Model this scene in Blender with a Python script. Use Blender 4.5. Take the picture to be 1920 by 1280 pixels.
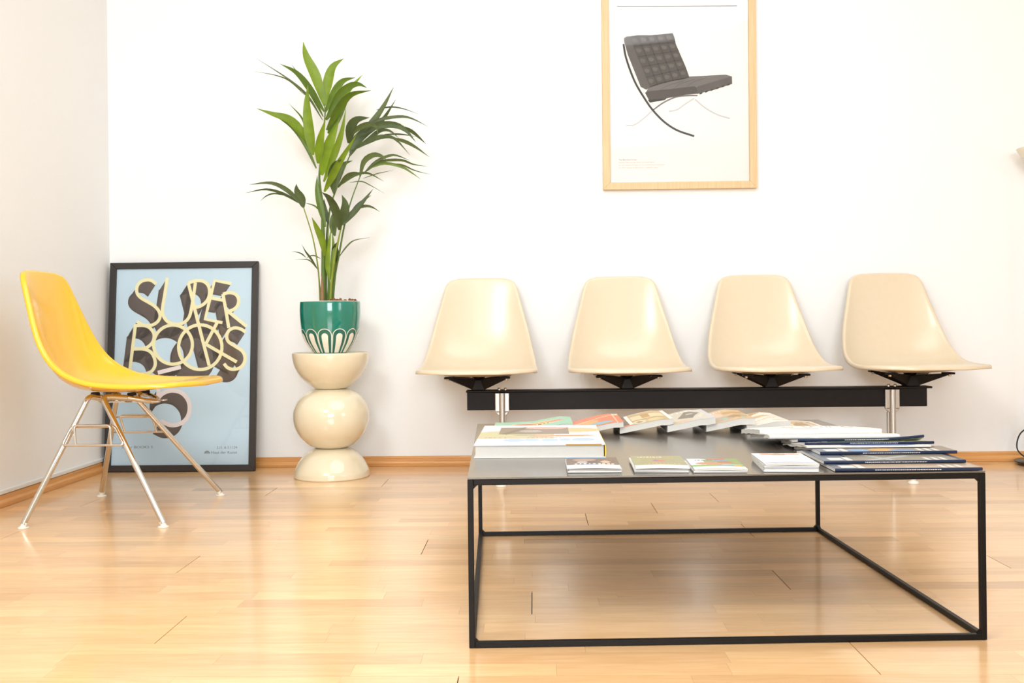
import bpy, bmesh, math, random
from mathutils import Vector, Matrix, Euler
random.seed(7)
for o in list(bpy.data.objects): bpy.data.objects.remove(o)
scene = bpy.context.scene
C = scene.collection

# ---------------------------------------------------------------- camera (image taken as 1920x1280)
CAM_H, FPX, YAW, ROLL, HS = .64, 1861.6, .021718, .011058, -38.582
cam_d = bpy.data.cameras.new('camera'); cam = bpy.data.objects.new('camera', cam_d); C.objects.link(cam)
cam_d.sensor_fit = 'HORIZONTAL'; cam_d.sensor_width = 36.0; cam_d.lens = 36.0*FPX/1920
cam_d.shift_y = HS/1920*1.0; cam_d.shift_x = -HS*math.sin(ROLL)/1920
cam_d.clip_start = .05
cam.location = (0, 0, CAM_H)
cam.rotation_euler = (Matrix.Rotation(YAW, 3, 'Z') @ Matrix.Rotation(math.pi/2, 3, 'X') @ Matrix.Rotation(-ROLL, 3, 'Z')).to_euler()
scene.camera = cam

# ---------------------------------------------------------------- world, lights, exposure
scene.view_settings.view_transform = 'Standard'; scene.view_settings.look = 'None'
scene.view_settings.gamma = 1.0; scene.view_settings.use_curve_mapping = False
scene.view_settings.exposure = 0.66
w = bpy.data.worlds.new('world'); scene.world = w; w.use_nodes = True
w.node_tree.nodes['Background'].inputs[0].default_value = (.93, .96, 1, 1)
w.node_tree.nodes['Background'].inputs[1].default_value = 1.0
def area(name, loc, target, size, power, color, shape='DISK', size_y=None):
    d = bpy.data.lights.new(name, 'AREA'); d.shape = shape; d.size = size; d.energy = power; d.color = color
    if size_y: d.size_y = size_y
    o = bpy.data.objects.new(name, d); C.objects.link(o); o.location = loc
    o.rotation_euler = (Vector(target)-Vector(loc)).to_track_quat('-Z', 'Y').to_euler()
    return o
# the photographer's round softbox, high and a little left of the camera
area('softbox_light', (-1.3, .1, 2.6), (.3, 3.8, .6), 1.15, 45, (.92, .98, 1))
# daylight entering by the window of the right-hand wall
area('daylight_side', (4.82, -.9, 1.6), (0, 1.5, 1.0), 1.5, 18, (.78, .90, 1), 'RECTANGLE', 1.5)
area('rear_fill_light', (.6, -4.1, 1.6), (.2, 3, 1.0), 2.4, 100, (.86, .94, 1), 'RECTANGLE', 1.6)  # added frontal fill from behind the camera, lightens the wall shadows
# added fill under the ceiling, stands in for bounced light; no real lamp
area('ceiling_fill_light', (.5, 2.2, 2.78), (.5, 2.2, 0), 2.4, 24, (.90, .965, 1))

# ---------------------------------------------------------------- pixel -> place
cr, sr, cyw, syw = math.cos(ROLL), math.sin(ROLL), math.cos(YAW), math.sin(YAW)
def ray(px, py):
    a, b = px-960, py-640
    u = cr*a-sr*b; v = sr*a+cr*b-HS
    return Vector((cyw*u/FPX-syw, syw*u/FPX+cyw, -v/FPX))
EYE = Vector((0, 0, CAM_H))
def onz(px, py, z=0.): d = ray(px, py); return EYE + d*((z-CAM_H)/d.z)
def ony(px, py, y): d = ray(px, py); return EYE + d*(y/d.y)
def onplane(px, py, p0, n): d = ray(px, py); return EYE + d*((p0-EYE).dot(n)/d.dot(n))
def topx(p):
    X = cyw*p[0]+syw*p[1]; D = -syw*p[0]+cyw*p[1]
    u = X/D*FPX; v = -(p[2]-CAM_H)/D*FPX+HS
    return 960+cr*u+sr*v, 640-sr*u+cr*v

# ---------------------------------------------------------------- materials
def lin(r, g=None, b=None):
    if g is None: r, g, b = r
    f = lambda c: (c/255)/12.92 if c <= 10.3 else (((c/255)+.055)/1.055)**2.4
    return (f(r), f(g), f(b), 1)
class NT:
    def __init__(s, name):
        s.m = bpy.data.materials.new(name); s.m.use_nodes = True
        s.t = s.m.node_tree; s.b = s.t.nodes['Principled BSDF']
    def n(s, typ, **kw):
        x = s.t.nodes.new(typ)
        for k, v in kw.items():
            if k.startswith('i_'):
                x.inputs[int(k[2:]) if k[2:].isdigit() else k[2:].replace('_', ' ')].default_value = v
            else: setattr(x, k, v)
        return x
    def l(s, a, b): s.t.links.new(a, b)
    def bump(s, height, strength=.2, dist=.001):
        b = s.n('ShaderNodeBump'); b.inputs['Strength'].default_value = strength; b.inputs['Distance'].default_value = dist
        s.l(height, b.inputs['Height']); s.l(b.outputs[0], s.b.inputs['Normal'])
def mat(name, col, rough=.5, metal=0, noise=None, bump=None, spec=None, coat=0, coat_r=.05, var=0.):
    N = NT(name); b = N.b
    b.inputs['Base Color'].default_value = col; b.inputs['Roughness'].default_value = rough; b.inputs['Metallic'].default_value = metal
    if spec is not None: b.inputs['Specular IOR Level'].default_value = spec
    if coat: b.inputs['Coat Weight'].default_value = coat; b.inputs['Coat Roughness'].default_value = coat_r
    tc = N.n('ShaderNodeTexCoord')
    nz = N.n('ShaderNodeTexNoise'); nz.inputs['Scale'].default_value = noise or 60; nz.inputs['Detail'].default_value = 4
    N.l(tc.outputs['Object'], nz.inputs['Vector'])
    if var:
        mx = N.n('ShaderNodeMix', data_type='RGBA'); mx.inputs[0].default_value = 0
        mx.inputs[6].default_value = col; mx.inputs[7].default_value = tuple(c*(1-var) for c in col[:3])+(1,)
        N.l(nz.outputs[0], mx.inputs[0]); N.l(mx.outputs[2], b.inputs['Base Color'])
    if bump: N.bump(nz.outputs[0], bump[0], bump[1])
    return N.m
M = {}
M['wall'] = mat('wall_paint', (.88, .875, .865, 1), .85, noise=140, bump=(.25, .0015), spec=.2)
M['ceiling'] = mat('ceiling_paint', (.86, .86, .85, 1), .9, noise=90, bump=(.15, .001), spec=.1)
M['white_trim'] = mat('white_trim', (.80, .79, .76, 1), .5, var=.05)
M['black_steel'] = mat('black_powdercoat', lin(14, 10, 8), .42, noise=300, bump=(.1, .0004), var=.3, spec=.22)
M['table_top'] = mat('table_top_lacquer', lin(92, 85, 77), .2, noise=400, bump=(.03, .0002), var=.1)
M['table_top'].node_tree.nodes['Principled BSDF'].inputs['IOR'].default_value = 2.1
M['beam'] = mat('beam_paint', lin(20, 13, 10), .5, noise=120, bump=(.1, .0005), var=.35, spec=.25)
M['bracket'] = mat('bracket_paint', lin(16, 11, 9), .5, noise=200, var=.2, spec=.25)
M['alu'] = mat('aluminium', (.55, .535, .51, 1), .34, 1, noise=200, var=.08)
M['chrome'] = mat('chrome', (.66, .63, .58, 1), .07, 1, noise=200, var=.05)
M['bolt'] = mat('bolt_steel', (.55, .47, .38, 1), .3, 1)
M['glide'] = mat('glide_plastic', lin(232, 226, 214), .4)
M['rubber'] = mat('black_rubber', lin(24, 22, 20), .6)
M['shell_cream'] = mat('cream_fibreglass', lin(222, 204, 176), .3, noise=45, bump=(.05, .0008), var=.06, coat=.45, coat_r=.19)
M['shell_yellow'] = mat('yellow_fibreglass', lin(252, 194, 44), .24, noise=45, bump=(.05, .0008), var=.06, coat=.35, coat_r=.12)
M['ceramic'] = mat('cream_glaze', lin(232, 219, 190), .1, noise=14, var=.05, coat=.6, coat_r=.03)
M['teal'] = mat('teal_glaze', lin(8, 132, 112), .12, noise=26, var=.35, coat=.7, coat_r=.04)
M['teal_dark'] = mat('teal_dark_glaze', lin(14, 106, 92), .12, noise=26, var=.25, coat=.7, coat_r=.04)
M['pot_white'] = mat('pot_white_glaze', lin(243, 236, 220), .2, coat=.5)
M['sheath'] = mat('dry_sheath', lin(168, 128, 92), .8, noise=60, var=.5)
M['soil'] = mat('bark_soil', lin(150, 92, 62), .9, noise=90, bump=(.8, .006), var=.5)
M['frame_black'] = mat('black_frame', lin(40, 33, 30), .5, noise=80, bump=(.05, .0003), var=.15)
M['backing'] = mat('backing_board', lin(150, 120, 90), .8)
M['paper_blue'] = mat('poster_blue_paper', lin(206, 228, 240), .6, var=.02)
M['ink_cream'] = mat('cream_ink', lin(250, 240, 190), .6)
M['ink_brown'] = mat('brown_ink', lin(92, 78, 70), .6)
M['ink_pink'] = mat('pale_pink_ink', lin(246, 232, 228), .6)
M['ink_grey'] = mat('grey_ink', lin(120, 120, 118), .6)
M['paper_white'] = mat('poster_white_paper', lin(247, 240, 233), .55)
M['ink_leather'] = mat('leather_print', lin(78, 71, 67), .6, noise=30, var=.3)
M['ink_leather_side'] = mat('leather_side_print', lin(96, 90, 86), .6, noise=30, var=.3)
M['ink_leather_light'] = mat('leather_sheen_print', lin(120, 114, 110), .6, noise=24, var=.3)
M['ink_sheen'] = mat('leather_tuft_print', lin(104, 97, 92), .6, noise=24, var=.3)
M['ink_black'] = mat('black_ink', lin(26, 24, 22), .6)
M['ink_silver'] = mat('silver_ink', lin(205, 200, 198), .6)
M['ink_tan'] = mat('tan_text_ink', lin(205, 184, 160), .6)
M['pages'] = mat('page_edges', lin(206, 203, 197), .8, noise=500, bump=(.3, .0006), var=.12)
M['spine_navy'] = mat('navy_spine', lin(24, 38, 66), .4, var=.1, spec=.3)
M['spine_white'] = mat('white_spine', lin(218, 215, 210), .4)
M['spine_yellow'] = mat('yellow_spine', lin(238, 196, 20), .4)
M['lamp_shade'] = mat('lamp_shade_enamel', lin(226, 216, 196), .4)
M['lamp_base'] = mat('lamp_base_steel', lin(58, 52, 46), .3, .6)
# glass
N = NT('picture_glass'); N.b.inputs['Base Color'].default_value = (1, 1, 1, 1); N.b.inputs['Roughness'].default_value = .02
N.b.inputs['IOR'].default_value = 1.45; N.b.inputs['Transmission Weight'].default_value = 0
tr = N.n('ShaderNodeBsdfTransparent'); gl = N.n('ShaderNodeBsdfGlossy'); gl.inputs['Roughness'].default_value = .03
fr = N.n('ShaderNodeFresnel'); fr.inputs[0].default_value = 1.4
ms = N.n('ShaderNodeMixShader'); N.l(fr.outputs[0], ms.inputs[0]); N.l(tr.outputs[0], ms.inputs[1]); N.l(gl.outputs[0], ms.inputs[2])
N.l(ms.outputs[0], N.t.nodes['Material Output'].inputs[0]); M['glass'] = N.m

def grain_mat(name, c1, c2, rough, scale=(3, 60, 60), tone=False, coat=0., bump=.05):
    N = NT(name); b = N.b
    g = N.n('ShaderNodeNewGeometry'); mp = N.n('ShaderNodeMapping'); mp.inputs['Scale'].default_value = scale
    N.l(g.outputs['Position'], mp.inputs['Vector'])
    nz = N.n('ShaderNodeTexNoise'); nz.inputs['Scale'].default_value = 1; nz.inputs['Detail'].default_value = 6; nz.inputs['Distortion'].default_value = .6
    if tone:
        at = N.n('ShaderNodeAttribute'); at.attribute_name = 'tone'
        ad = N.n('ShaderNodeVectorMath', operation='MULTIPLY_ADD'); ad.inputs[1].default_value = (40, 9, 3)
        N.l(at.outputs['Color'], ad.inputs[0]); N.l(mp.outputs[0], ad.inputs[2]); N.l(ad.outputs[0], nz.inputs['Vector'])
    else: N.l(mp.outputs[0], nz.inputs['Vector'])
    rp = N.n('ShaderNodeValToRGB'); rp.color_ramp.elements[0].position = .3; rp.color_ramp.elements[1].position = .72
    rp.color_ramp.elements[0].color = c1; rp.color_ramp.elements[1].color = c2
    N.l(nz.outputs[0], rp.inputs[0])
    if tone:
        mx = N.n('ShaderNodeMix', data_type='RGBA', blend_type='MULTIPLY'); mx.inputs[0].default_value = 1
        N.l(rp.outputs[0], mx.inputs[6]); N.l(at.outputs['Color'], mx.inputs[7]); N.l(mx.outputs[2], b.inputs['Base Color'])
    else: N.l(rp.outputs[0], b.inputs['Base Color'])
    b.inputs['Roughness'].default_value = rough
    if coat: b.inputs['Coat Weight'].default_value = coat; b.inputs['Coat Roughness'].default_value = .13
    N.bump(nz.outputs[0], bump, .0005)
    return N.m
M['floor_wood'] = grain_mat('beech_strip', lin(225, 180, 127), lin(239, 199, 150), .28, (7, 60, 10), True, .6, .03)
M['floor_gap'] = mat('floor_joint', lin(92, 62, 38), .9)
M['skirting'] = grain_mat('skirting_wood', lin(204, 140, 76), lin(228, 170, 104), .35, (3, 3, 160))
M['oak'] = grain_mat('oak_frame_wood', lin(210, 176, 130), lin(224, 194, 152), .5, (140, 140, 5))
N = NT('leaf'); oi = N.n('ShaderNodeObjectInfo'); tc = N.n('ShaderNodeTexCoord')
nz = N.n('ShaderNodeTexNoise'); nz.inputs['Scale'].default_value = 30; N.l(tc.outputs['Object'], nz.inputs[0])
hs = N.n('ShaderNodeHueSaturation'); N.l(oi.outputs['Color'], hs.inputs['Color'])
mr = N.n('ShaderNodeMapRange'); mr.inputs[3].default_value = .7; mr.inputs[4].default_value = 1.25
N.l(nz.outputs[0], mr.inputs[0]); N.l(mr.outputs[0], hs.inputs['Value']); N.l(hs.outputs[0], N.b.inputs['Base Color'])
N.b.inputs['Roughness'].default_value = .38
tl = N.n('ShaderNodeBsdfTranslucent'); N.l(hs.outputs[0], tl.inputs[0])
ms = N.n('ShaderNodeMixShader'); ms.inputs[0].default_value = .3
N.l(N.b.outputs[0], ms.inputs[1]); N.l(tl.outputs[0], ms.inputs[2]); N.l(ms.outputs[0], N.t.nodes['Material Output'].inputs[0])
M['leaf'] = N.m
N = NT('printed_cover'); at = N.n('ShaderNodeAttribute'); at.attribute_name = 'ink'
mu = N.n('ShaderNodeMix', data_type='RGBA', blend_type='MULTIPLY'); mu.inputs[0].default_value = 1; mu.inputs[7].default_value = (.78, .78, .80, 1)   # matt coated stock
gm = N.n('ShaderNodeGamma'); gm.inputs[1].default_value = 1.6; N.l(at.outputs['Color'], gm.inputs[0]); N.l(gm.outputs[0], mu.inputs[6]); N.l(mu.outputs[2], N.b.inputs['Base Color']); N.b.inputs['Roughness'].default_value = .34; M['print'] = N.m

# ---------------------------------------------------------------- mesh helpers
class MB:
    """collects geometry (world coordinates) for ONE mesh object"""
    def __init__(s): s.v = []; s.f = []
    def add(s, V, F):
        k = len(s.v); s.v += [Vector(p) for p in V]; s.f += [[i+k for i in f] for f in F]; return s
    def box(s, x0, x1, y0, y1, z0, z1, mtx=None):
        V = [Vector((x, y, z)) for z in (z0, z1) for y in (y0, y1) for x in (x0, x1)]
        if mtx: V = [mtx @ p for p in V]
        return s.add(V, [(0, 2, 3, 1), (4, 5, 7, 6), (0, 1, 5, 4), (2, 6, 7, 3), (0, 4, 6, 2), (1, 3, 7, 5)])
    def hexa(s, bot, top):
        return s.add(list(bot)+list(top), [(3, 2, 1, 0), (4, 5, 6, 7), (0, 1, 5, 4), (1, 2, 6, 5), (2, 3, 7, 6), (3, 0, 4, 7)])
    def tube(s, pts, r, n=12, caps=True, rads=None):
        pts = [Vector(p) for p in pts]; rings = []
        t0 = (pts[1]-pts[0]).normalized(); up = Vector((0, 0, 1)) if abs(t0.z) < .9 else Vector((1, 0, 0))
        nrm = (up-t0*up.dot(t0)).normalized()
        for i, p in enumerate(pts):
            t = (pts[min(i+1, len(pts)-1)]-pts[max(i-1, 0)]).normalized()
            nrm = (nrm-t*nrm.dot(t)).normalized(); bn = t.cross(nrm)
            rr = rads[i] if rads else r
            rings.append([p+(nrm*math.cos(2*math.pi*k/n)+bn*math.sin(2*math.pi*k/n))*rr for k in range(n)])
        F = [(i*n+k, i*n+(k+1) % n, (i+1)*n+(k+1) % n, (i+1)*n+k) for i in range(len(pts)-1) for k in range(n)]
        if caps: F += [tuple(range(n-1, -1, -1)), tuple((len(pts)-1)*n+k for k in range(n))]
        return s.add([q for R in rings for q in R], F)
    def lathe(s, prof, cx, cy, n=64, close=True):
        V = [(cx+r*math.cos(2*math.pi*k/n), cy+r*math.sin(2*math.pi*k/n), z) for r, z in prof for k in range(n)]
        F = [(i*n+k, i*n+(k+1) % n, (i+1)*n+(k+1) % n, (i+1)*n+k) for i in range(len(prof)-1) for k in range(n)]
        if close:
            F += [tuple(range(n-1, -1, -1)), tuple((len(prof)-1)*n+k for k in range(n))]
        return s.add(V, F)
    def obj(s, name, m, parent=None, smooth=False, bevel=0, seg=2, kind=None, color=None):
        base = parent_base(parent)
        me = bpy.data.meshes.new(name); me.from_pydata([tuple(p-base) for p in s.v], [], s.f); me.update()
        bm = bmesh.new(); bm.from_mesh(me); bmesh.ops.recalc_face_normals(bm, faces=bm.faces); bm.to_mesh(me); bm.free()
        me.materials.append(M[m])
        if smooth:
            for p in me.polygons: p.use_smooth = True
            if smooth == 'auto': me.set_sharp_from_angle(angle=math.radians(40))
        o = bpy.data.objects.new(name, me); C.objects.link(o)
        if parent: o.parent = parent
        if bevel:
            b = o.modifiers.new('bevel', 'BEVEL'); b.width = bevel; b.segments = seg; b.limit_method = 'ANGLE'; b.angle_limit = math.radians(40)
        if kind: o['kind'] = kind
        if color: o.color = color
        return o
def parent_base(p):
    b = Vector((0, 0, 0))
    while p: b += Vector(p.location); p = p.parent
    return b
def thing(name, label, cat, loc=(0, 0, 0), rotz=0, group=None):
    o = bpy.data.objects.new(name, None); C.objects.link(o); o.location = loc; o.rotation_euler = (0, 0, rotz)
    o.empty_display_size = .05; o['label'] = label; o['category'] = cat
    if group: o['group'] = group
    return o
def catmull(P, n):
    P = [Vector(p) for p in P]; Q = [P[0]*2-P[1]]+P+[P[-1]*2-P[-2]]; out = []
    for i in range(1, len(Q)-2):
        for k in range(n):
            t = k/n; a, b, c, d = Q[i-1:i+3]
            out.append(.5*((2*b)+(c-a)*t+(2*a-5*b+4*c-d)*t*t+(-a+3*b-3*c+d)*t**3))
    return out+[P[-1]]
def rounded(P, r, n=5, closed=False):
    """polyline with its corners rounded"""
    P = [Vector(p) for p in P]; out = []; L = len(P)
    for i in range(L):
        if not closed and i in (0, L-1): out.append(P[i]); continue
        a, b, c = P[i-1], P[i], P[(i+1) % L]
        d1 = (a-b); d2 = (c-b); q = min(r, d1.length*.45, d2.length*.45)
        s, e = b+d1.normalized()*q, b+d2.normalized()*q
        for k in range(n+1):
            t = k/n; out.append(s*(1-t)**2+b*2*t*(1-t)+e*t*t)
    if closed: out.append(out[0].copy())
    return out
def textmesh(body, size):
    cu = bpy.data.curves.new('text', 'FONT'); cu.body = body; cu.size = size
    o = bpy.data.objects.new('text', cu); C.objects.link(o)
    dg = bpy.context.evaluated_depsgraph_get(); me = bpy.data.meshes.new_from_object(o.evaluated_get(dg))
    V = [v.co.copy() for v in me.vertices]; F = [tuple(p.vertices) for p in me.polygons]
    bpy.data.objects.remove(o); bpy.data.curves.remove(cu); bpy.data.meshes.remove(me)
    return V, F

# ================================================================ THE ROOM
WX, WY, RX, RY, CZ = -1.8955, 4.411, 4.9, -4.2, 2.85
def struct(name, mb, m, **k):
    o = mb.obj(name, m, **k); o['kind'] = 'structure'; return o
floor = struct('floor', MB().box(WX-.1, RX+.1, RY-.1, WY+.1, -.12, -.004), 'floor_gap')
struct('wall_back', MB().box(WX-.1, RX+.1, WY, WY+.1, -.1, CZ), 'wall')
struct('wall_left', MB().box(WX-.1, WX, RY, WY, -.1, CZ), 'wall')
def holed(axis, a0, a1, lo, hi, holes, z1):
    mb = MB(); cuts = sorted(holes); x = lo
    def add(p, q, z0, zz):
        if axis == 'x': mb.box(p, q, a0, a1, z0, zz)
        else: mb.box(a0, a1, p, q, z0, zz)
    for (p, q, zb, zt) in cuts:
        add(x, p, -.1, z1); add(p, q, -.1, zb); add(p, q, zt, z1); x = q
    add(x, hi, -.1, z1); return mb
struct('wall_right', holed('y', RX, RX+.1, RY, WY, [(-1.65, -.15, .85, 2.35)], CZ), 'wall')
struct('wall_rear', holed('x', RY-.1, RY, WX-.1, RX+.1, [(-.6, 1.8, .8, 2.4)], CZ), 'wall')
struct('ceiling', MB().box(WX-.1, RX+.1, RY-.1, WY+.1, CZ, CZ+.1), 'ceiling')
def window(name, axis, a, p, q, zb, zt):
    fr = MB()
    def bx(p0, p1, z0, z1):
        if axis == 'y': fr.box(a, a+.05, p0, p1, z0, z1)
        else: fr.box(p0, p1, a-.05, a, z0, z1)
    for s in (p, (p+q)/2-.03, q-.06): bx(s, s+.06, zb, zt)
    for s in (zb, zt-.06): bx(p, q, s, s+.06)
    o = struct(name, fr, 'white_trim'); g = MB()
    if axis == 'y': g.box(a+.022, a+.028, p+.03, q-.03, zb+.03, zt-.03)
    else: g.box(p+.03, q-.03, a-.028, a-.022, zb+.03, zt-.03)
    g.obj('window_pane', 'glass', o)
window('window_1', 'y', RX+.04, -1.65, -.15, .85, 2.35)
window('window_2', 'x', RY-.04, -.6, 1.8, .8, 2.4)
# moulded skirting: lower half bulges, upper half steps back
prof = [(0, 0), (.015, 0), (.0165, .008), (.0165, .017), (.014, .022), (.009, .025), (.008, .029), (.0095, .034), (.008, .0405), (.004, .043), (0, .043)]
def skirting(name, a, b, off):
    a, b, off = Vector(a), Vector(b), Vector(off); n = len(prof)
    V = [p+off*d+Vector((0, 0, z+.0008)) for p in (a, b) for d, z in prof]
    F = [(i, (i+1) % n, n+(i+1) % n, n+i) for i in range(n)]+[tuple(range(n)), tuple(range(2*n-1, n-1, -1))]
    return struct(name, MB().add(V, F), 'skirting', smooth='auto')
skirting('baseboard_back', (WX, WY, 0), (RX, WY, 0), (0, -1, 0))
skirting('baseboard_left', (WX, 2.62, 0), (WX, WY-.017, 0), (1, 0, 0))
skirting('baseboard_left', (WX, RY, 0), (WX, 2.618, 0), (1, 0, 0)).name = 'baseboard_left_rear'
struct('trim_1', MB().box(WX-.001, WX+.010, RY, WY-.001, .0445, .060), 'white_trim', bevel=.003)

# three-strip parquet: boards .1875 m wide, each of three beech strips
BW, Y0 = .1875, 1.978
ends = [((350, 1154), (291, 1206)), ((378, 1039), (336, 1071)), ((802, 1010), (791, 1039)), ((997, 1110), (998, 1153)), ((1444, 1065), (1482, 1104)),
        ((1592, 1204), (1653, 1265)), ((1097, 960), (1102, 981)), ((1219, 940), (1229, 956)), ((1326, 920), (1343, 936)), ((1822, 1026), (1881, 1058)), ((860, 1275), (852, 1300))]
known = {}
for a, b in ends:
    p = onz((a[0]+b[0])/2, (a[1]+b[1])/2); known.setdefault(math.floor((p.y-Y0)/BW), []).append(p.x)
rf = random.Random(11); strips = []
for k in range(math.floor((RY-Y0)/BW), math.ceil((WY-Y0)/BW)+1):
    xs = sorted(known.get(k, [])); L = 2.25
    if not xs: xs = [rf.uniform(-1.9, .3)+(L if k % 2 else 0)]
    while xs[0] > WX: xs.insert(0, xs[0]-L)
    while xs[-1] < RX: xs.append(xs[-1]+L)
    for s in range(3):
        ya, yb = Y0+k*BW+s*BW/3, Y0+k*BW+(s+1)*BW/3
        ya += .0004 if s == 0 else .0001; yb -= .0004 if s == 2 else .0001
        ya, yb = max(ya, RY), min(yb, WY)
        if yb-ya < .004: continue
        for x0, x1 in zip(xs[:-1], xs[1:]):
            cutx = [x0]; x = x0+rf.uniform(.12, .55)
            while x < x1-.15: cutx.append(x); x += rf.uniform(.3, .62)
            cutx.append(x1)
            for i, (p, q) in enumerate(zip(cutx[:-1], cutx[1:])):
                g0 = .0010 if i == 0 else .00016; g1 = .0010 if i == len(cutx)-2 else .00016
                t = rf.gauss(0, 1); v = max(.74, min(1.14, 1+.08*t)); wv = rf.uniform(-.025, .025)
                if rf.random() < .1: v *= .88
                p2, q2 = max(p+g0, WX), min(q-g1, RX)
                if q2-p2 > .01: strips.append((p2, q2, ya, yb, (v, v*(1-.02+wv-.25*max(0, 1-v)), v*(1-.04+1.6*wv-.45*max(0, 1-v)), 1)))
def seen_area(s):
    Y = max(s[2], .9); x0, y0 = topx((s[0], Y, 0)); x1, _ = topx((s[1], Y, 0)); _, y1 = topx((s[0], s[3], 0))
    if s[3] < .95: return 0
    return max(0, min(x1, 1920)-max(x0, 0))*max(0, min(y0, 1280)-min(y1, 1280))
strips.sort(key=seen_area, reverse=True)
def strip_obj(lst, name, kind=None):
    mb = MB(); cols = []
    for (x0, x1, y0, y1, c) in lst: mb.box(x0, x1, y0, y1, -.010, 0); cols += [c]*8
    o = mb.obj(name, 'floor_wood', floor, kind=kind)
    a = o.data.color_attributes.new('tone', 'FLOAT_COLOR', 'POINT')
    for i, c in enumerate(cols): a.data[i].color = c
    return o
for s in strips[:300]: strip_obj([s], 'floor_strip')
strip_obj(strips[300:], 'floor_strip_field', 'stuff')

# ================================================================ MOULDED SHELL (shared by the yellow chair and the tandem bench)
# rows from the top of the back to the front lip: centre (g, z), rim (g, z), half width; g = forward
ROWS = [((-.288, .824), (-.286, .822), .100), ((-.285, .808), (-.278, .812), .132), ((-.281, .785), (-.268, .790), .149), ((-.274, .745), (-.254, .750), .1605),
        ((-.263, .690), (-.235, .695), .1745), ((-.250, .630), (-.215, .640), .1895), ((-.235, .570), (-.190, .583), .204), ((-.214, .510), (-.155, .530), .216),
        ((-.182, .462), (-.108, .490), .226), ((-.135, .432), (-.045, .463), .231), ((-.07, .418), (.025, .452), .234), ((.01, .414), (.095, .448), .235),
        ((.09, .419), (.150, .448), .234), ((.155, .431), (.200, .449), .227), ((.210, .447), (.240, .451), .209), ((.255, .453), (.267, .451), .176), ((.284, .4515), (.287, .4500), .132), ((.297, .4490), (.297, .4488), .092)]
def shell_mesh():
    c = catmull([(*r[0], 0) for r in ROWS], 4); e = catmull([(*r[1], r[2]) for r in ROWS], 4)
    nu, nv = len(c), 37; G = []
    for i in range(nu):
        row = []
        for j in range(nv):
            v = -1+2*j/(nv-1); a = abs(v)
            lat = v*e[i].z*(1+.10*(1-a)*a*2); k = a**2.6
            row.append(Vector((lat, -(c[i].x*(1-k)+e[i].x*k), c[i].y*(1-k)+e[i].y*k)))   # faces -Y
        G.append(row)
    # border loop and its outward-rolled flange
    loop = [(0, j) for j in range(nv)]+[(i, nv-1) for i in range(1, nu)]+[(nu-1, j) for j in range(nv-2, -1, -1)]+[(i, 0) for i in range(nu-2, 0, -1)]
    V = [p for r in G for p in r]; F = [(i*nv+j, i*nv+j+1, (i+1)*nv+j+1, (i+1)*nv+j) for i in range(nu-1) for j in range(nv-1)]
    def nrm(i, j):
        a = G[min(i+1, nu-1)][j]-G[max(i-1, 0)][j]; b = G[i][min(j+1, nv-1)]-G[i][max(j-1, 0)]
        n = a.cross(b).normalized(); return n
    ids = [i*nv+j for i, j in loop]; prev = ids; n = len(loop)
    pts = [G[i][j] for i, j in loop]
    cen = Vector((0, .02, .5)); dirs = []
    for q, (i, j) in enumerate(loop):
        tang = (pts[(q+1) % n]-pts[q-1]).normalized(); nn = nrm(i, j)
        t_ = min(max((G[i][j].z-.452)/.14, 0), 1); t_ = t_*t_*(3-2*t_)     # the rim rolls down round the seat and backwards round the back
        nn = (Vector((0, 0, -1))*(1-t_)+Vector((0, .96, -.28))*t_).normalized(); nn = (nn-tang*nn.dot(tang)).normalized()
        out = tang.cross(nn).normalized(); inner = G[min(max(i, 1), nu-2)][min(max(j, 1), nv-2)]
        if out.dot(pts[q]-inner) < 0: out = -out
        dirs.append((out, nn))
    for so, sn in ((.003, .001), (.0055, .0045), (.0062, .009), (.006, .014)):
        k = len(V); V += [pts[q]+dirs[q][0]*so+dirs[q][1]*sn for q in range(n)]
        cur = list(range(k, k+n)); F += [(prev[q], prev[(q+1) % n], cur[(q+1) % n], cur[q]) for q in range(n)]; prev = cur
    me = bpy.data.meshes.new('seat_shell'); me.from_pydata([tuple(p) for p in V], [], F); me.update()
    bm = bmesh.new(); bm.from_mesh(me); bmesh.ops.recalc_face_normals(bm, faces=bm.faces)
    bm.to_mesh(me); bm.free()
    for p in me.polygons: p.use_smooth = True
    return me
SHELL = shell_mesh()
def shell_obj(m, parent, loc, rotz):
    me = SHELL if m == 'shell_cream' else SHELL.copy()
    if not len(me.materials): me.materials.append(M[m])
    o = bpy.data.objects.new('seat_shell', me); C.objects.link(o); o.parent = parent
    o.location = Vector(loc)-parent_base(parent); o.rotation_euler = (0, 0, rotz)
    sd = o.modifiers.new('thickness', 'SOLIDIFY'); sd.thickness = .0045; sd.offset = 0
    return o

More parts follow.
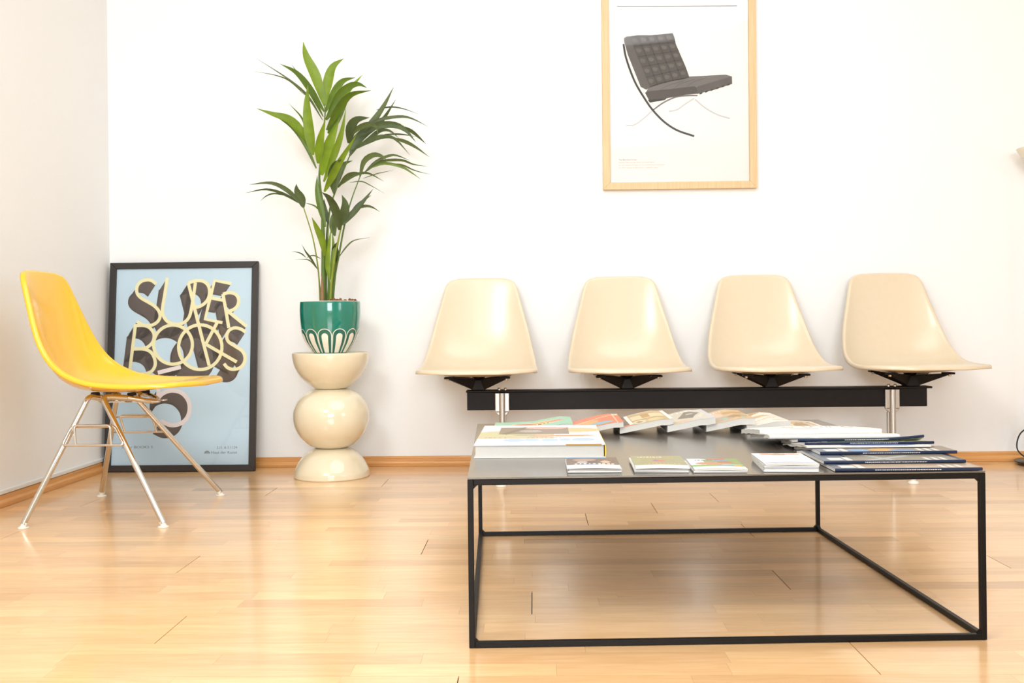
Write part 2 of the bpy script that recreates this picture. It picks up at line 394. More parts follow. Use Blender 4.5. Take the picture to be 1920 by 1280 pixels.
# ---------------------------------------------------------------- yellow side chair
CX, CY = -1.41, 3.40
chair = thing('side_chair', 'yellow moulded shell side chair on a chrome stacking base, standing in the corner', 'chair', (CX, CY, 0))
shell_obj('shell_yellow', chair, (CX, CY, 0), math.radians(90))
for sgn in (-1, 1):                       # near (-y) and far (+y) side
    yf, yt = CY+sgn*.286, CY+sgn*.115
    for fr_ in (-1, 1):                   # rear / front leg
        foot = Vector((CX+fr_*.224+.010, yf, .012)); apex = Vector((CX-.055+fr_*.022, yt, .404))
        tail = Vector((CX-.01+fr_*.05, yt-sgn*.035, .395))
        MB().tube(rounded([foot, apex, tail], .03, 8), .0094, 14).obj('leg', 'chrome', chair, smooth='auto')
        MB().tube([(foot.x, foot.y, .0005), (foot.x, foot.y, .003), (foot.x, foot.y, .0045), (foot.x, foot.y, .007), (foot.x+(apex-foot).x*.02, foot.y+(apex-foot).y*.02, .017)],
                  .01, 16, rads=[.0175, .0175, .014, .0085, .0102]).obj('glide', 'glide', chair, smooth='auto')
    # stacking loop between the two legs, with its bent hook
    def leg_at(fr_, z):
        foot = Vector((CX+fr_*.224+.010, yf, .012)); apex = Vector((CX-.055+fr_*.022, yt, .404))
        return foot+(apex-foot)*((z-.012)/(.404-.012))
    o = Vector((0, sgn*.0125, 0))
    lo_a, lo_b, up_a, up_b = leg_at(-1, .25)+o, leg_at(1, .25)+o, leg_at(-1, .308)+o, leg_at(1, .308)+o
    MB().tube(rounded([lo_a, lo_b, up_b, up_a], .012, 5, True), .0042, 10, caps=False).obj('stretcher', 'chrome', chair, smooth='auto')
    ha, hb = up_a.lerp(up_b, .13), up_a.lerp(up_b, .87); la, lb = lo_a.lerp(lo_b, .22), lo_a.lerp(lo_b, .80)
    ha, hb = up_a.lerp(up_b, .09), up_a.lerp(up_b, .92)
    e = Vector((0, sgn*.010, .005))
    MB().tube(rounded([la, ha+e, hb+e, lb], .012, 6), .0042, 10).obj('stacking_hook', 'chrome', chair, smooth='auto')
for fr_ in (-1, 1):                       # bent tubes crossing beneath the seat
    a, b = CX-.01+fr_*.05, CX+.02+fr_*.085
    P = [(a, CY-.085, .396), (b, CY-.035, .378), (b, CY+.035, .378), (a, CY+.085, .396)]
    MB().tube(rounded(P, .03), .0085, 12).obj('cross_bar', 'chrome', chair, smooth='auto')
MB().box(CX-.07, CX+.13, CY-.040, CY-.022, .376, .381).obj('spreader_plate', 'chrome', chair, bevel=.001)
MB().box(CX-.07, CX+.13, CY+.022, CY+.040, .376, .381).obj('spreader_plate', 'chrome', chair, bevel=.001)
for dx, dy, zt in ((-.075, -.07, .414), (-.075, .07, .414), (.045, -.06, .411), (.045, .06, .411)):
    MB().lathe([(.014, .401), (.015, .403), (.015, zt-.004), (.013, zt)], CX+dx, CY+dy, 20).obj('shock_mount', 'rubber', chair, smooth='auto')
    MB().tube([(CX+dx*.7, CY+dy*.6, .393), (CX+dx, CY+dy, .404)], .007, 10).obj('mount_arm', 'chrome', chair, smooth='auto')

# ================================================================ TANDEM BENCH
BY = 4.085
bench = thing('tandem_bench', 'row of four cream shell seats on one long black beam along the wall', 'bench', (.65, BY, 0))
bl, br = ony(876, 731, BY), ony(1740, 725, BY); zt, zb = .357, .275
MB().box(bl.x-.003, br.x+.004, BY-.036, BY+.036, zt-.008, zt).obj('beam_flange', 'beam', bench, bevel=.002)
MB().box(bl.x, br.x-.010, BY-.016, BY+.016, zb, zt-.0082).obj('beam', 'beam', bench, bevel=.002)
for px in (941.5, 1673):
    c = ony(px, 750, BY-.03); fx = c.x; fy = BY-.030
    leg = MB()
    # extruded clamp head with two wings and a round core, then the slimmer post
    leg.box(fx-.029, fx+.029, fy-.004, fy+.013, zb-.006, zt-.010)
    leg.hexa([(fx-.016, fy-.004, zb-.022), (fx+.016, fy-.004, zb-.022), (fx+.016, fy+.013, zb-.022), (fx-.016, fy+.013, zb-.022)],
             [(fx-.029, fy-.004, zb-.006), (fx+.029, fy-.004, zb-.006), (fx+.029, fy+.013, zb-.006), (fx-.029, fy+.013, zb-.006)])
    L = leg.obj('leg', 'alu', bench, bevel=.003)
    MB().tube([(fx, fy-.004, zt-.011), (fx, fy-.004, .055)], .0125, 20).obj('leg_post', 'alu', bench, smooth='auto')
    MB().box(fx-.017, fx+.017, fy+.004, fy+.024, .05, zb-.02).obj('leg_web', 'alu', bench, bevel=.004)
    for yy in (fy-.215, WY-.075):
        MB().hexa([(fx-.013, fy, .05), (fx+.013, fy, .05), (fx+.010, yy, .028), (fx-.010, yy, .028)],
                  [(fx-.013, fy, .09), (fx+.013, fy, .09), (fx+.010, yy, .046), (fx-.010, yy, .046)]).obj('foot_arm', 'alu', bench, bevel=.004)
        MB().lathe([(.021, .0005), (.021, .004), (.017, .009), (.0105, .011), (.0105, .040)], fx, yy, 24).obj('glide', 'glide', bench, smooth='auto')
    for dx in (-.012, .014):
        MB().lathe([(.006, zt), (.006, zt+.008), (.0045, zt+.010)], fx+dx, BY-.022, 12).obj('bolt', 'bolt', bench, smooth='auto')
SEATX = [ony(px, 716, BY).x for px in (897.5, 1175, 1444, 1707)]
for sx in SEATX:
    shell_obj('shell_cream', bench, (sx, BY, 0), 0)
    brk = MB().hexa([(sx-.028, BY-.034, zt), (sx+.028, BY-.034, zt), (sx+.028, BY+.034, zt), (sx-.028, BY+.034, zt)],
                    [(sx-.026, BY-.030, zt+.045), (sx+.026, BY-.030, zt+.045), (sx+.026, BY+.030, zt+.045), (sx-.026, BY+.030, zt+.045)]).obj('seat_bracket', 'bracket', bench, bevel=.005)
    for ax in (-1, 1):
        for ay in (-1, 1):
            tx, ty = sx+ax*.112, BY+ay*.10; ztop = .413
            arm = MB().hexa([(sx+ax*.020, BY+ay*.030, zt+.003), (sx+ax*.027, BY+ay*.018, zt+.003), (tx+ax*.006, ty-ay*.004, ztop-.007), (tx-ax*.004, ty+ay*.006, ztop-.007)],
                            [(sx+ax*.008, BY+ay*.030, zt+.047), (sx+ax*.027, BY+ay*.008, zt+.047), (tx+ax*.006, ty-ay*.004, ztop), (tx-ax*.004, ty+ay*.006, ztop)])
            arm.obj('bracket_arm', 'bracket', bench, bevel=.001)
            MB().box(tx-.020, tx+.020, ty-.020, ty+.020, ztop-.004, ztop+.004).obj('mount_pad', 'bracket', bench, bevel=.002)
            MB().lathe([(.0055, ztop-.012), (.0065, ztop-.010), (.0065, ztop-.004)], tx+ax*.006, ty, 10).obj('bolt', 'bolt', bench, smooth='auto')
    MB().lathe([(.022, zt+.044), (.03, zt+.058)], sx, BY, 20).obj('bracket_boss', 'bracket', bench, smooth='auto')

# ================================================================ COFFEE TABLE
TCX, TCY, TR, TW, TH, TB = .359, 2.4684, .036692, 1.0211, .334, .0115
table = thing('coffee_table', 'low square coffee table with a thin black steel frame and dark top', 'table', (TCX, TCY, 0))
TM = Matrix.Translation((TCX, TCY, 0)) @ Matrix.Rotation(TR, 4, 'Z')
hw = TW/2; zr0, zr1 = TH-.0035-TB, TH-.0038
MB().box(-hw, hw, -hw, hw, TH-.0035, TH, TM).obj('table_top', 'table_top', table, bevel=.0012)
for sx_ in (-1, 1):
    for sy_ in (-1, 1):
        x0, y0 = sx_*(hw-TB/2), sy_*(hw-TB/2)
        MB().box(x0-TB/2, x0+TB/2, y0-TB/2, y0+TB/2, .001, zr1, TM).obj('leg', 'black_steel', table, bevel=.0012)
        # little weld fillets in the corners of the frame
        for zc, dz in ((zr0, -1), (.001+TB, 1)):
            for ax in ('x', 'y'):
                a = .0075; s_ = -sx_ if ax == 'x' else -sy_
                if ax == 'x': tri = [(x0+s_*TB/2, y0, zc), (x0+s_*(TB/2+a), y0, zc), (x0+s_*TB/2, y0, zc+dz*a)]; off = (0, TB*.4, 0)
                else: tri = [(x0, y0+s_*TB/2, zc), (x0, y0+s_*(TB/2+a), zc), (x0, y0+s_*TB/2, zc+dz*a)]; off = (TB*.4, 0, 0)
                V = [TM @ (Vector(p)+Vector(off)*k) for k in (-1, 1) for p in tri]
                MB().add(V, [(0, 1, 2), (5, 4, 3), (0, 3, 4, 1), (1, 4, 5, 2), (2, 5, 3, 0)]).obj('weld', 'black_steel', table)
for z0, z1 in ((zr0, zr1), (.001, .001+TB)):
    for s in (-1, 1):
        c = s*(hw-TB/2)
        MB().box(-hw+TB, hw-TB, c-TB/2, c+TB/2, z0, z1, TM).obj('rail', 'black_steel', table, bevel=.0012)
        MB().box(c-TB/2, c+TB/2, -hw+TB, hw-TB, z0, z1, TM).obj('rail', 'black_steel', table, bevel=.0012)

# ================================================================ PEDESTAL AND PALM
PX, PY = -.848, 4.13
def pz(py): return ony(621, py, PY).z
PS = PY/FPX*1.0
def pprof(L): return [(hw*PS, pz(py)) for py, hw in L]
ped = thing('plant_pedestal', 'glossy cream ceramic pedestal of stacked dome, ball and bowl', 'pedestal', (PX, PY, 0))
base = pprof([(880, 69.5), (868, 63.5), (858, 57), (848, 48), (842, 39), (838.6, 31)])
base = [(.1545, .0005), (.1565, .004), (.1565, .010)]+base
def smooth_prof(P, n=4): return [(q.x, q.y) for q in catmull([(a, b, 0) for a, b in P], n)]
zc0 = pz(838.3)
MB().lathe(smooth_prof(base), PX, PY, 72).obj('base_dome', 'ceramic', ped, smooth='auto')
ball = [(30*PS, zc0+.001)]+pprof([(833.5, 39.5), (827, 48), (815, 60), (800, 67.8), (783, 71), (766, 69.5), (750, 62), (740, 53.5), (733, 43)])+[(30.5*PS, pz(728.3))]
MB().lathe(smooth_prof(ball), PX, PY, 72).obj('ball', 'ceramic', ped, smooth='auto')
zbw = pz(727.6)
bowl = [(31*PS, zbw+.0005)]+pprof([(722, 38.5), (713, 50), (701, 60), (685, 68), (669, 71.5), (662, 71.8)])
bowl = smooth_prof(bowl); zrim = bowl[-1][1]
bowl += [(71.2*PS, zrim+.003), (70*PS, zrim+.004), (68.5*PS, zrim+.003), (67.5*PS, zrim-.001), (66*PS, zrim-.003), (30*PS, zrim-.003)]
MB().lathe(bowl, PX, PY, 72).obj('bowl', 'ceramic', ped, smooth='auto')
zpot = zrim-.003+.0005
palm = thing('potted_palm', 'tall green palm in a teal glazed pot with white arched petals', 'plant', (PX, PY, zpot))
pp = smooth_prof([(26*PS, zpot), (31*PS, zpot+.002)]+pprof([(652, 39), (640, 47), (627, 52.2), (615, 54.5), (590, 56.6), (572, 56.5), (566, 56)]), 5)
ztop = pp[-1][1]
def rpot(z):
    for (r0, z0), (r1, z1) in zip(pp[:-1], pp[1:]):
        if z0 <= z <= z1: return r0+(r1-r0)*(z-z0)/max(z1-z0, 1e-6)
    return pp[-1][0] if z > pp[-1][1] else pp[0][0]
pot = MB().lathe(pp+[(55.5*PS, ztop+.001)], PX, PY, 96, close=False).add([(PX, PY, zpot)], []).obj('pot', 'teal', palm, smooth='auto')
rim = [(55.5*PS, ztop+.0008), (55.4*PS, ztop+.0026), (54*PS, ztop+.003), (52.8*PS, ztop+.001), (51.5*PS, ztop-.03), (49*PS, ztop-.06)]
MB().lathe(rim, PX, PY, 72, close=False).obj('pot_rim', 'pot_white', pot, smooth='auto')
# glazed arches on the lower part of the pot (twelve round the pot)
def on_pot(th, z, off): r = rpot(z)+off; return (PX+r*math.sin(th), PY-r*math.cos(th), z)
za, zo = pz(660), pz(615.5)       # foot and crown of the arches
half = math.pi/12
def arch(hw_, top, foot, n=9):
    zs = top-hw_*rpot(top)*1.0
    left = [(-hw_, foot+(zs-foot)*k/8) for k in range(8)]
    cap = [(-hw_*math.cos(math.pi*k/16), zs+(top-zs)*math.sin(math.pi*k/16)) for k in range(17)]
    return left+cap+[(-a, b) for a, b in left[::-1]]
for k in range(12):
    t0 = 2*half*k
    def ring_band(inner, outer, off, m, name):
        n = len(inner)
        V = [on_pot(t0+a, b, off) for a, b in inner]+[on_pot(t0+a, b, off) for a, b in outer]
        MB().add(V, [(i, i+1, n+i+1, n+i) for i in range(n-1)]).obj(name, m, pot, smooth=True)
    o1 = arch(half*.985, zo, za); o2 = arch(half*.87, zo-.0028, za); 
    ring_band(o2, o1, .0005, 'pot_white', 'arch_outline')
    pin = arch(half*.45, zo-.019, za)
    ring_band(pin, o2, .0003, 'teal_dark', 'arch_band')
    n = len(pin); V = []; F = []; nc = 7
    for i in range(n//2+1):
        (a0, b0), (a1, b1) = pin[i], pin[n-1-i]
        V += [on_pot(t0+a0+(a1-a0)*c/(nc-1), b0, .0004) for c in range(nc)]
    for i in range(n//2): F += [(i*nc+c, i*nc+c+1, (i+1)*nc+c+1, (i+1)*nc+c) for c in range(nc-1)]
    MB().add(V, F).obj('arch_petal', 'pot_white', pot, smooth=True)
soil = MB().lathe([(.005, ztop-.014), (.05, ztop-.012), (.11, ztop-.016)][::-1], PX, PY, 40).obj('soil', 'soil', palm, smooth='auto')
rs = random.Random(3); chips = MB()
for i in range(150):
    a, r = rs.uniform(0, 6.28), .112*math.sqrt(rs.random()); c = Vector((PX+r*math.cos(a), PY+r*math.sin(a), ztop-.010+(rs.uniform(.003, .017) if math.cos(a) > .1 else 0)))
    s = rs.uniform(.004, .009); R = Euler((rs.uniform(0, 3), rs.uniform(0, 3), rs.uniform(0, 3))).to_matrix().to_4x4()
    chips.box(-s, s, -s*.6, s*.6, -s*.4, s*.4, Matrix.Translation(c) @ R)
chips.obj('bark_chips', 'soil', palm, kind='stuff')

def z2(x, y): return (440+x/3.2, 50+y/3.2)
def z6(x, y): return (540+x/6.4, 380+y/6.4)
rl = random.Random(21)
def leaf(conv, pts, wz, sc, col, dy0=0., dy1=0.):
    """leaflet along a traced centre line; depth runs from dy0 at its base to dy1 at its tip"""
    n = len(pts); P = []
    for i, p in enumerate(pts):
        px, py = conv(*p); t = i/(n-1); P.append(ony(px, py, min(PY+dy0+(dy1-dy0)*t, WY-.035)))
    P = catmull(P, max(3, 14//(n-1))); m = len(P); W = wz/sc*PS*.5
    yaw = rl.uniform(-.5, .5); V = []; 
    for i, p in enumerate(P):
        t = i/(m-1); tg = (P[min(i+1, m-1)]-P[max(i-1, 0)]).normalized()
        view = (EYE-p).normalized(); side = tg.cross(view).normalized(); nn = side.cross(tg)
        side2 = (side*math.cos(yaw)+nn*math.sin(yaw)).normalized()*(1/max(.75, math.cos(yaw))); nn2 = side2.normalized().cross(tg)
        w_ = W*(.25+.75*min(1, t/.28)**.8)*(1-max(0, (t-.38)/.62)**1.5)**1.05 if t < 1 else .0002
        w_ = max(w_, .0003)
        V += [p-side2*w_+nn2*w_*.22, p-side2*w_*.5+nn2*w_*.05, p, p+side2*w_*.5+nn2*w_*.05, p+side2*w_+nn2*w_*.22]
    F = [(5*i+k, 5*i+k+1, 5*i+k+6, 5*i+k+5) for i in range(m-1) for k in range(4)]
    c = lin(*col); j = rl.uniform(.85, 1.15); c = (c[0]*j, c[1]*j, c[2]*j, 1)
    MB().add(V, F).obj('leaf', 'leaf', palm, smooth=True, color=c)
G1, G2, G3, G4 = (118, 144, 30), (96, 122, 34), (92, 106, 58), (78, 92, 52)
Z2 = [ # (points, width, colour, depth at base, depth at tip)
 ([(540, 475), (485, 300), (430, 180), (410, 88)], 62, G1, 0, -.02), ([(540, 470), (560, 330), (590, 240), (655, 190)], 58, G1, 0, .05),
 ([(543, 512), (600, 390), (650, 325), (725, 305)], 46, G2, 0, .08), ([(548, 560), (640, 430), (768, 287)], 48, G1, 0, .1),
 ([(548, 560), (620, 420), (690, 358), (745, 345), (795, 368)], 46, G2, 0, -.08), ([(552, 620), (630, 480), (700, 405), (820, 382)], 46, G2, 0, -.1),
 ([(538, 510), (450, 370), (370, 275), (270, 222)], 40, G2, 0, .08), ([(532, 540), (480, 440), (400, 310), (340, 225)], 20, G2, 0, .12),
 ([(527, 560), (440, 420), (330, 320), (130, 190)], 15, G3, 0, -.1), ([(420, 410), (330, 325), (240, 290), (115, 268)], 8, G3, -.05, -.14),
 ([(470, 770), (450, 640), (435, 480), (440, 345)], 62, G1, -.01, -.06), ([(465, 745), (390, 620), (320, 555), (235, 527), (130, 490)], 52, G1, 0, -.12),
 ([(490, 850), (420, 700), (340, 600), (235, 530)], 26, G2, 0, -.05), ([(440, 660), (405, 550), (325, 460)], 13, G2, .05, .1),
 ([(500, 820), (510, 690), (545, 552)], 52, G1, -.02, -.07), ([(520, 890), (560, 720), (630, 540)], 72, G1, -.02, .02),
 ([(535, 930), (600, 760), (640, 640), (668, 490)], 42, G1, -.02, -.08), ([(538, 990), (620, 830), (735, 640)], 44, G1, -.02, -.1), ([(560, 640), (620, 540), (682, 440)], 46, G2, 0, .05),
 ([(685, 700), (700, 610), (735, 560), (810, 545)], 62, G4, .02, -.06), ([(690, 775), (770, 650), (880, 500), (955, 360)], 44, G3, .02, .1),
 ([(700, 745), (790, 640), (880, 570), (968, 435)], 40, G4, .02, .16), ([(740, 640), (850, 565), (980, 540), (1060, 550), (1162, 600)], 20, G4, .04, .12),
 ([(760, 650), (860, 595), (960, 590), (1030, 625), (1087, 693)], 42, G4, .04, .0), ([(1020, 600), (1080, 640), (1150, 705)], 22, G4, .05, .1),
 ([(720, 735), (800, 680), (870, 625), (930, 625), (985, 668)], 26, G4, .02, -.05), ([(720, 735), (800, 690), (880, 662), (960, 672), (1050, 768)], 30, G4, .02, -.1),
 ([(940, 665), (1020, 688), (1090, 725), (1168, 782)], 22, G3, .04, .1), ([(690, 660), (740, 610), (800, 585), (850, 600), (860, 650)], 32, G3, 0, -.12),
 ([(850, 500), (930, 482), (1010, 492), (1110, 527)], 10, G4, .1, .16), ([(900, 645), (1000, 645), (1090, 660)], 10, G4, .05, .1), ([(695, 760), (730, 690), (790, 620), (840, 580)], 60, G4, .02, .05),
 ([(752, 900), (775, 810), (830, 770), (880, 775), (915, 805)], 34, G3, 0, -.06), ([(775, 880), (850, 810), (950, 770), (1050, 802)], 20, G3, .02, .1),
 ([(790, 868), (880, 808), (1000, 800), (1070, 825), (1152, 838)], 17, G3, .02, .14), ([(810, 850), (900, 820), (1000, 840), (1060, 875), (1117, 915)], 18, G2, .02, .02),
 ([(900, 825), (1000, 828), (1080, 862), (1180, 888)], 10, G3, .05, .1),
 ([(598, 1005), (580, 900), (600, 825), (645, 795)], 44, G4, 0, -.08), ([(602, 985), (625, 890), (655, 825), (708, 803)], 38, G3, 0, .06),
 ([(620, 965), (670, 900), (720, 878), (775, 885)], 26, G3, 0, -.1), ([(635, 950), (720, 890), (800, 878), (895, 928)], 18, G3, 0, .1),
 ([(690, 935), (760, 928), (820, 955), (900, 1000)], 7, G3, .02, .1), ([(770, 910), (860, 880), (950, 862)], 6, G3, .02, .1),
 ([(413, 1085), (400, 1030), (375, 985), (370, 943)], 52, G4, -.03, -.05), ([(405, 1072), (320, 985), (220, 938), (85, 947)], 28, G4, -.03, -.12),
 ([(395, 1062), (300, 1005), (190, 975), (66, 997)], 18, G4, -.03, .06), ([(320, 1015), (240, 1000), (190, 1015), (153, 1047)], 10, G3, 0, .08), ([(520, 1115), (480, 1075), (415, 1055)], 10, G2, -.02, 0),
 ([(630, 1220), (610, 1110), (570, 1030), (523, 992)], 52, G4, -.04, -.12), ([(630, 1195), (655, 1120), (660, 1060), (643, 1008)], 56, G4, -.04, -.06),
 ([(650, 1190), (720, 1110), (770, 1050), (832, 972)], 34, G4, -.04, .04), ([(675, 1130), (740, 1085), (810, 1078), (872, 1110)], 20, G3, -.02, .08), ([(690, 1125), (750, 1060), (820, 1010)], 22, G4, -.02, .1),
 ([(545, 1200), (515, 1080), (495, 980), (495, 890)], 40, G2, -.03, -.03), ([(560, 1180), (540, 1100), (535, 1030)], 34, G4, .02, .04), ([(600, 1250), (590, 1170), (590, 1110)], 46, G3, .0, .03)]
for pts, wz, col, a, b in Z2: leaf(z2, pts, wz, 3.2, col, a, b)
Z6 = [([(440, 640), (410, 450), (340, 290), (285, 172)], 82, G1, -.03, -.08), ([(498, 930), (475, 740), (490, 520), (520, 290)], 62, G1, -.03, -.05), ([(512, 920), (540, 700), (545, 520), (530, 330)], 58, G1, -.02, .0),
 ([(578, 710), (560, 610), (565, 530), (600, 462)], 92, G4, .02, -.02), ([(603, 665), (700, 530), (800, 450), (985, 418)], 20, G3, 0, .1), ([(350, 785), (270, 660), (215, 590), (165, 500)], 26, G4, 0, -.05),
 ([(355, 800), (270, 700), (200, 678), (85, 682)], 14, G3, 0, -.08), ([(215, 655), (150, 605), (45, 580)], 16, G4, 0, .05), ([(390, 670), (320, 635), (260, 640), (210, 675)], 16, G3, .0, .04),
 ([(460, 600), (430, 480), (440, 330)], 50, G2, .0, .02), ([(565, 400), (535, 300), (540, 200)], 66, G2, 0, .02)]
for pts, wz, col, a, b in Z6: leaf(z6, pts, wz, 6.4, col, a, b)
def stem(pts, r0, r1, col, dy=0., dy1=0.):
    n = len(pts); P = [ony(*p, PY+dy+(dy1-dy)*i/(n-1)) for i, p in enumerate(pts)]
    P[0] = P[0]+Vector((0, 0, -.03)); P = catmull(P, 6); m = len(P)
    MB().tube(P, r0, 10, rads=[r0+(r1-r0)*i/(m-1) for i in range(m)]).obj('stem', 'leaf', palm, smooth='auto', color=lin(*col))
SG, SY_ = (104, 132, 48), (150, 165, 50)
stem([z6(418, 1170), z6(425, 700), z6(418, 300), z6(416, 60), z2(512, 960), z2(510, 860), z2(540, 560), z2(540, 465)], .0100, .002, SG, -.02, 0)
stem([z6(388, 1170), z6(365, 830), z6(300, 430), z6(188, 60), z2(413, 1080)], .0035, .0018, SY_, .02, -.03)
stem([z6(450, 1170), z6(455, 800), z6(470, 350), z6(510, 40), z2(600, 1000), z2(690, 775), z2(745, 690)], .006, .002, SG, .03, .03)
stem([z6(505, 1170), z6(520, 960), z6(560, 650), z6(620, 370), z2(640, 1195)], .006, .002, SY_, -.03, -.04)
stem([z6(532, 1170), z6(560, 900), z6(620, 580), z6(680, 260), z2(700, 1040), z2(752, 900)], .0055, .002, SG, .02, .01)
stem([z6(515, 1170), z6(545, 850), z6(600, 480), z6(640, 290), z2(665, 1130)], .005, .002, SY_, .05, .03)
stem([z6(470, 1170), z6(490, 960), z6(470, 700), z6(480, 300)], .006, .003, SG, 0., .0)
stem([z6(530, 1170), z6(575, 780), z6(580, 700)], .004, .003, SG, .03, .02)
MB().tube([ony(*z6(412, 1170), PY-.03)+Vector((0, 0, -.02)), ony(*z6(408, 1020), PY-.029), ony(*z6(405, 880), PY-.029)], .006, 10, rads=[.0085, .007, .002]).obj('stem_sheath', 'sheath', palm, smooth='auto')

# ================================================================ POSTERS
class Sheet:
    """a flat picture plane: ex across, ez up, n towards the room"""
    def __init__(s, p0, ex, ez): s.p0, s.ex, s.ez = Vector(p0), Vector(ex).normalized(), Vector(ez).normalized(); s.n = s.ex.cross(s.ez).normalized()
    def at(s, a, b, d=0): return s.p0+s.ex*a+s.ez*b+s.n*d
    def loc(s, px, py): q = onplane(px, py, s.p0, s.n)-s.p0; return (q.dot(s.ex), q.dot(s.ez))
    def box(s, mb, a0, a1, b0, b1, d0, d1):
        return mb.hexa([s.at(a0, b0, d0), s.at(a1, b0, d0), s.at(a1, b1, d0), s.at(a0, b1, d0)], [s.at(a0, b0, d1), s.at(a1, b0, d1), s.at(a1, b1, d1), s.at(a0, b1, d1)])
    def mitre(s, root, W, H, t, d0, d1, m, bevel=.002):
        for q in range(4):
            c = [((0, 0), (W, 0), (W-t, t), (t, t)), ((W, 0), (W, H), (W-t, H-t), (W-t, t)), ((W, H), (0, H), (t, H-t), (W-t, H-t)), ((0, H), (0, 0), (t, t), (t, H-t))][q]
            MB().hexa([s.at(a, b, d0) for a, b in c], [s.at(a, b, d1) for a, b in c]).obj('frame_bar', m, root, bevel=bevel)
    def flat(s, pts, d): return [s.at(a, b, d) for a, b in pts]
    def ribbon(s, mb, L, w, d, closed=False):
        """stroke of width w along the 2-D polyline L"""
        L = [Vector((p[0], p[1])) for p in L]; n = len(L); V = []
        for i, p in enumerate(L):
            if closed: t = L[(i+1) % n]-L[i-1]
            else: t = L[min(i+1, n-1)]-L[max(i-1, 0)]
            t.normalize(); q = Vector((-t.y, t.x))*w/2; V += [s.at(*(p+q), d), s.at(*(p-q), d)]
        F = [(2*i, 2*i+1, 2*i+3, 2*i+2) for i in range(n-1)]
        if closed: F.append((2*n-2, 2*n-1, 1, 0))
        mb.add(V, F)
    def text(s, body, a, b, width, height, d, m, root, name='lettering', right=False):
        V, F = textmesh(body, 1); x0, x1 = min(v.x for v in V), max(v.x for v in V)
        cap = .70; kx, kz = width/(x1-x0), height/cap
        a0 = a-width if right else a
        MB().add([s.at(a0+(v.x-x0)*kx, b+v.y*kz, d) for v in V], F).obj(name, m, root)

# --- black-framed poster leaning in the corner
bl3, br3 = Vector((-1.877, 4.283, .002)), Vector((-1.217, 4.283, .002))
tl3 = Vector((-1.876, 4.372, .917))
S = Sheet(bl3, br3-bl3, tl3-bl3); W, Hh, t = .661, (tl3-bl3).length, .0275
post = thing('framed_poster', 'black-framed pale blue lettering poster leaning on the floor in the corner', 'poster', bl3)
S.mitre(post, W, Hh, t, -.018, .004, 'frame_black')
S.box(MB(), t*.7, W-t*.7, t*.7, Hh-t*.7, -.016, -.010).obj('backing_board', 'backing', post)
S.box(MB(), t*.8, W-t*.8, t*.8, Hh-t*.8, -.0098, -.009).obj('poster_sheet', 'paper_blue', post)
S.box(MB(), t*.9, W-t*.9, t*.9, Hh-t*.9, -.0045, -.003).obj('glass_pane', 'glass', post)
def zp(x, y): return S.loc(190+x/3.048, 480+y/3.048)
def circ(cx, cy, rx, ry, n=48): return [(cx+rx*math.cos(2*math.pi*k/n), cy+ry*math.sin(2*math.pi*k/n)) for k in range(n+1)]
def sm(P, n=5): return [(q.x, q.y) for q in catmull([(a, b, 0) for a, b in P], n)]
letters = [
 sm([(308, 158), (285, 140), (258, 134), (226, 142), (204, 162), (196, 190), (202, 216), (225, 240), (265, 263), (302, 287), (326, 318), (330, 348), (314, 376), (285, 393), (250, 396), (222, 388), (199, 371)]),
 sm([(372, 122), (358, 215), (344, 305), (352, 345), (378, 376), (418, 389), (460, 382), (490, 358), (506, 320), (520, 238), (533, 150)]),
 [(492, 152), (550, 385), (612, 625)],
 sm([(492, 152), (535, 140), (575, 142), (604, 164), (614, 200), (606, 242), (582, 272), (550, 289), (524, 290)]),
 [(738, 156), (643, 139), (616, 245), (588, 360), (688, 380)], [(622, 238), (690, 251)],
 [(690, 216), (706, 300), (724, 410)], sm([(690, 217), (726, 208), (762, 217), (780, 246), (773, 284), (746, 307), (712, 316)]), [(716, 312), (826, 401)],
 [(190, 388), (158, 650)], sm([(190, 396), (240, 396), (274, 411), (296, 446), (290, 487), (262, 517), (222, 528), (172, 528)]),
 sm([(172, 530), (240, 531), (282, 552), (302, 596), (299, 634), (272, 664), (215, 676)]),
 circ(405, 505, 111, 112), circ(561, 520, 124, 128),
 [(660, 374), (592, 503)], [(598, 506), (770, 605)],
 sm([(820, 434), (792, 416), (756, 410), (724, 426), (712, 460), (724, 490), (760, 514), (800, 541), (817, 577), (810, 614), (784, 640), (746, 647), (716, 636), (697, 614)])]
five = [[(318, 666), (450, 633)], [(322, 752), (319, 836)], sm([(319, 812), (350, 783), (400, 768), (455, 782), (492, 825), (500, 878), (484, 926), (446, 958), (392, 966), (336, 942)])]
DX, DY = -45, 70
def dens(L, k=1):
    out = []
    for a, b in zip(L[:-1], L[1:]):
        for i in range(k): out.append((a[0]+(b[0]-a[0])*i/k, a[1]+(b[1]-a[1])*i/k))
    return out+[L[-1]]
shadow = MB(); lvl = 0
for L in letters+five:
    q = [zp(*p) for p in L]; q2 = [zp(p[0]+DX, p[1]+DY) for p in L]
    for i in range(len(L)-1):
        shadow.add([S.at(*q[i], -.0087), S.at(*q[i+1], -.0087), S.at(*q2[i+1], -.0087), S.at(*q2[i], -.0087)], [(0, 1, 2, 3)])
    S.ribbon(shadow, q2, .0068, -.0087)
shadow.obj('letter_shadow', 'ink_brown', post)
sw = 19/3.048*4.34/FPX
for i, L in enumerate(letters):
    mb = MB(); S.ribbon(mb, [zp(*p) for p in L], sw, -.0083-.00001*i); mb.obj('letter', 'ink_cream', post)
for i, L in enumerate(five):
    mb = MB(); S.ribbon(mb, [zp(*p) for p in L], sw*1.25, -.0083-.00001*i); mb.obj('numeral', 'ink_pink', post)
def sline(body, x0, x1, y, h, m):
    a, b = zp(x0, y); a1, _ = zp(x1, y); S.text(body, a, b, a1-a, h, -.0085, m, post)
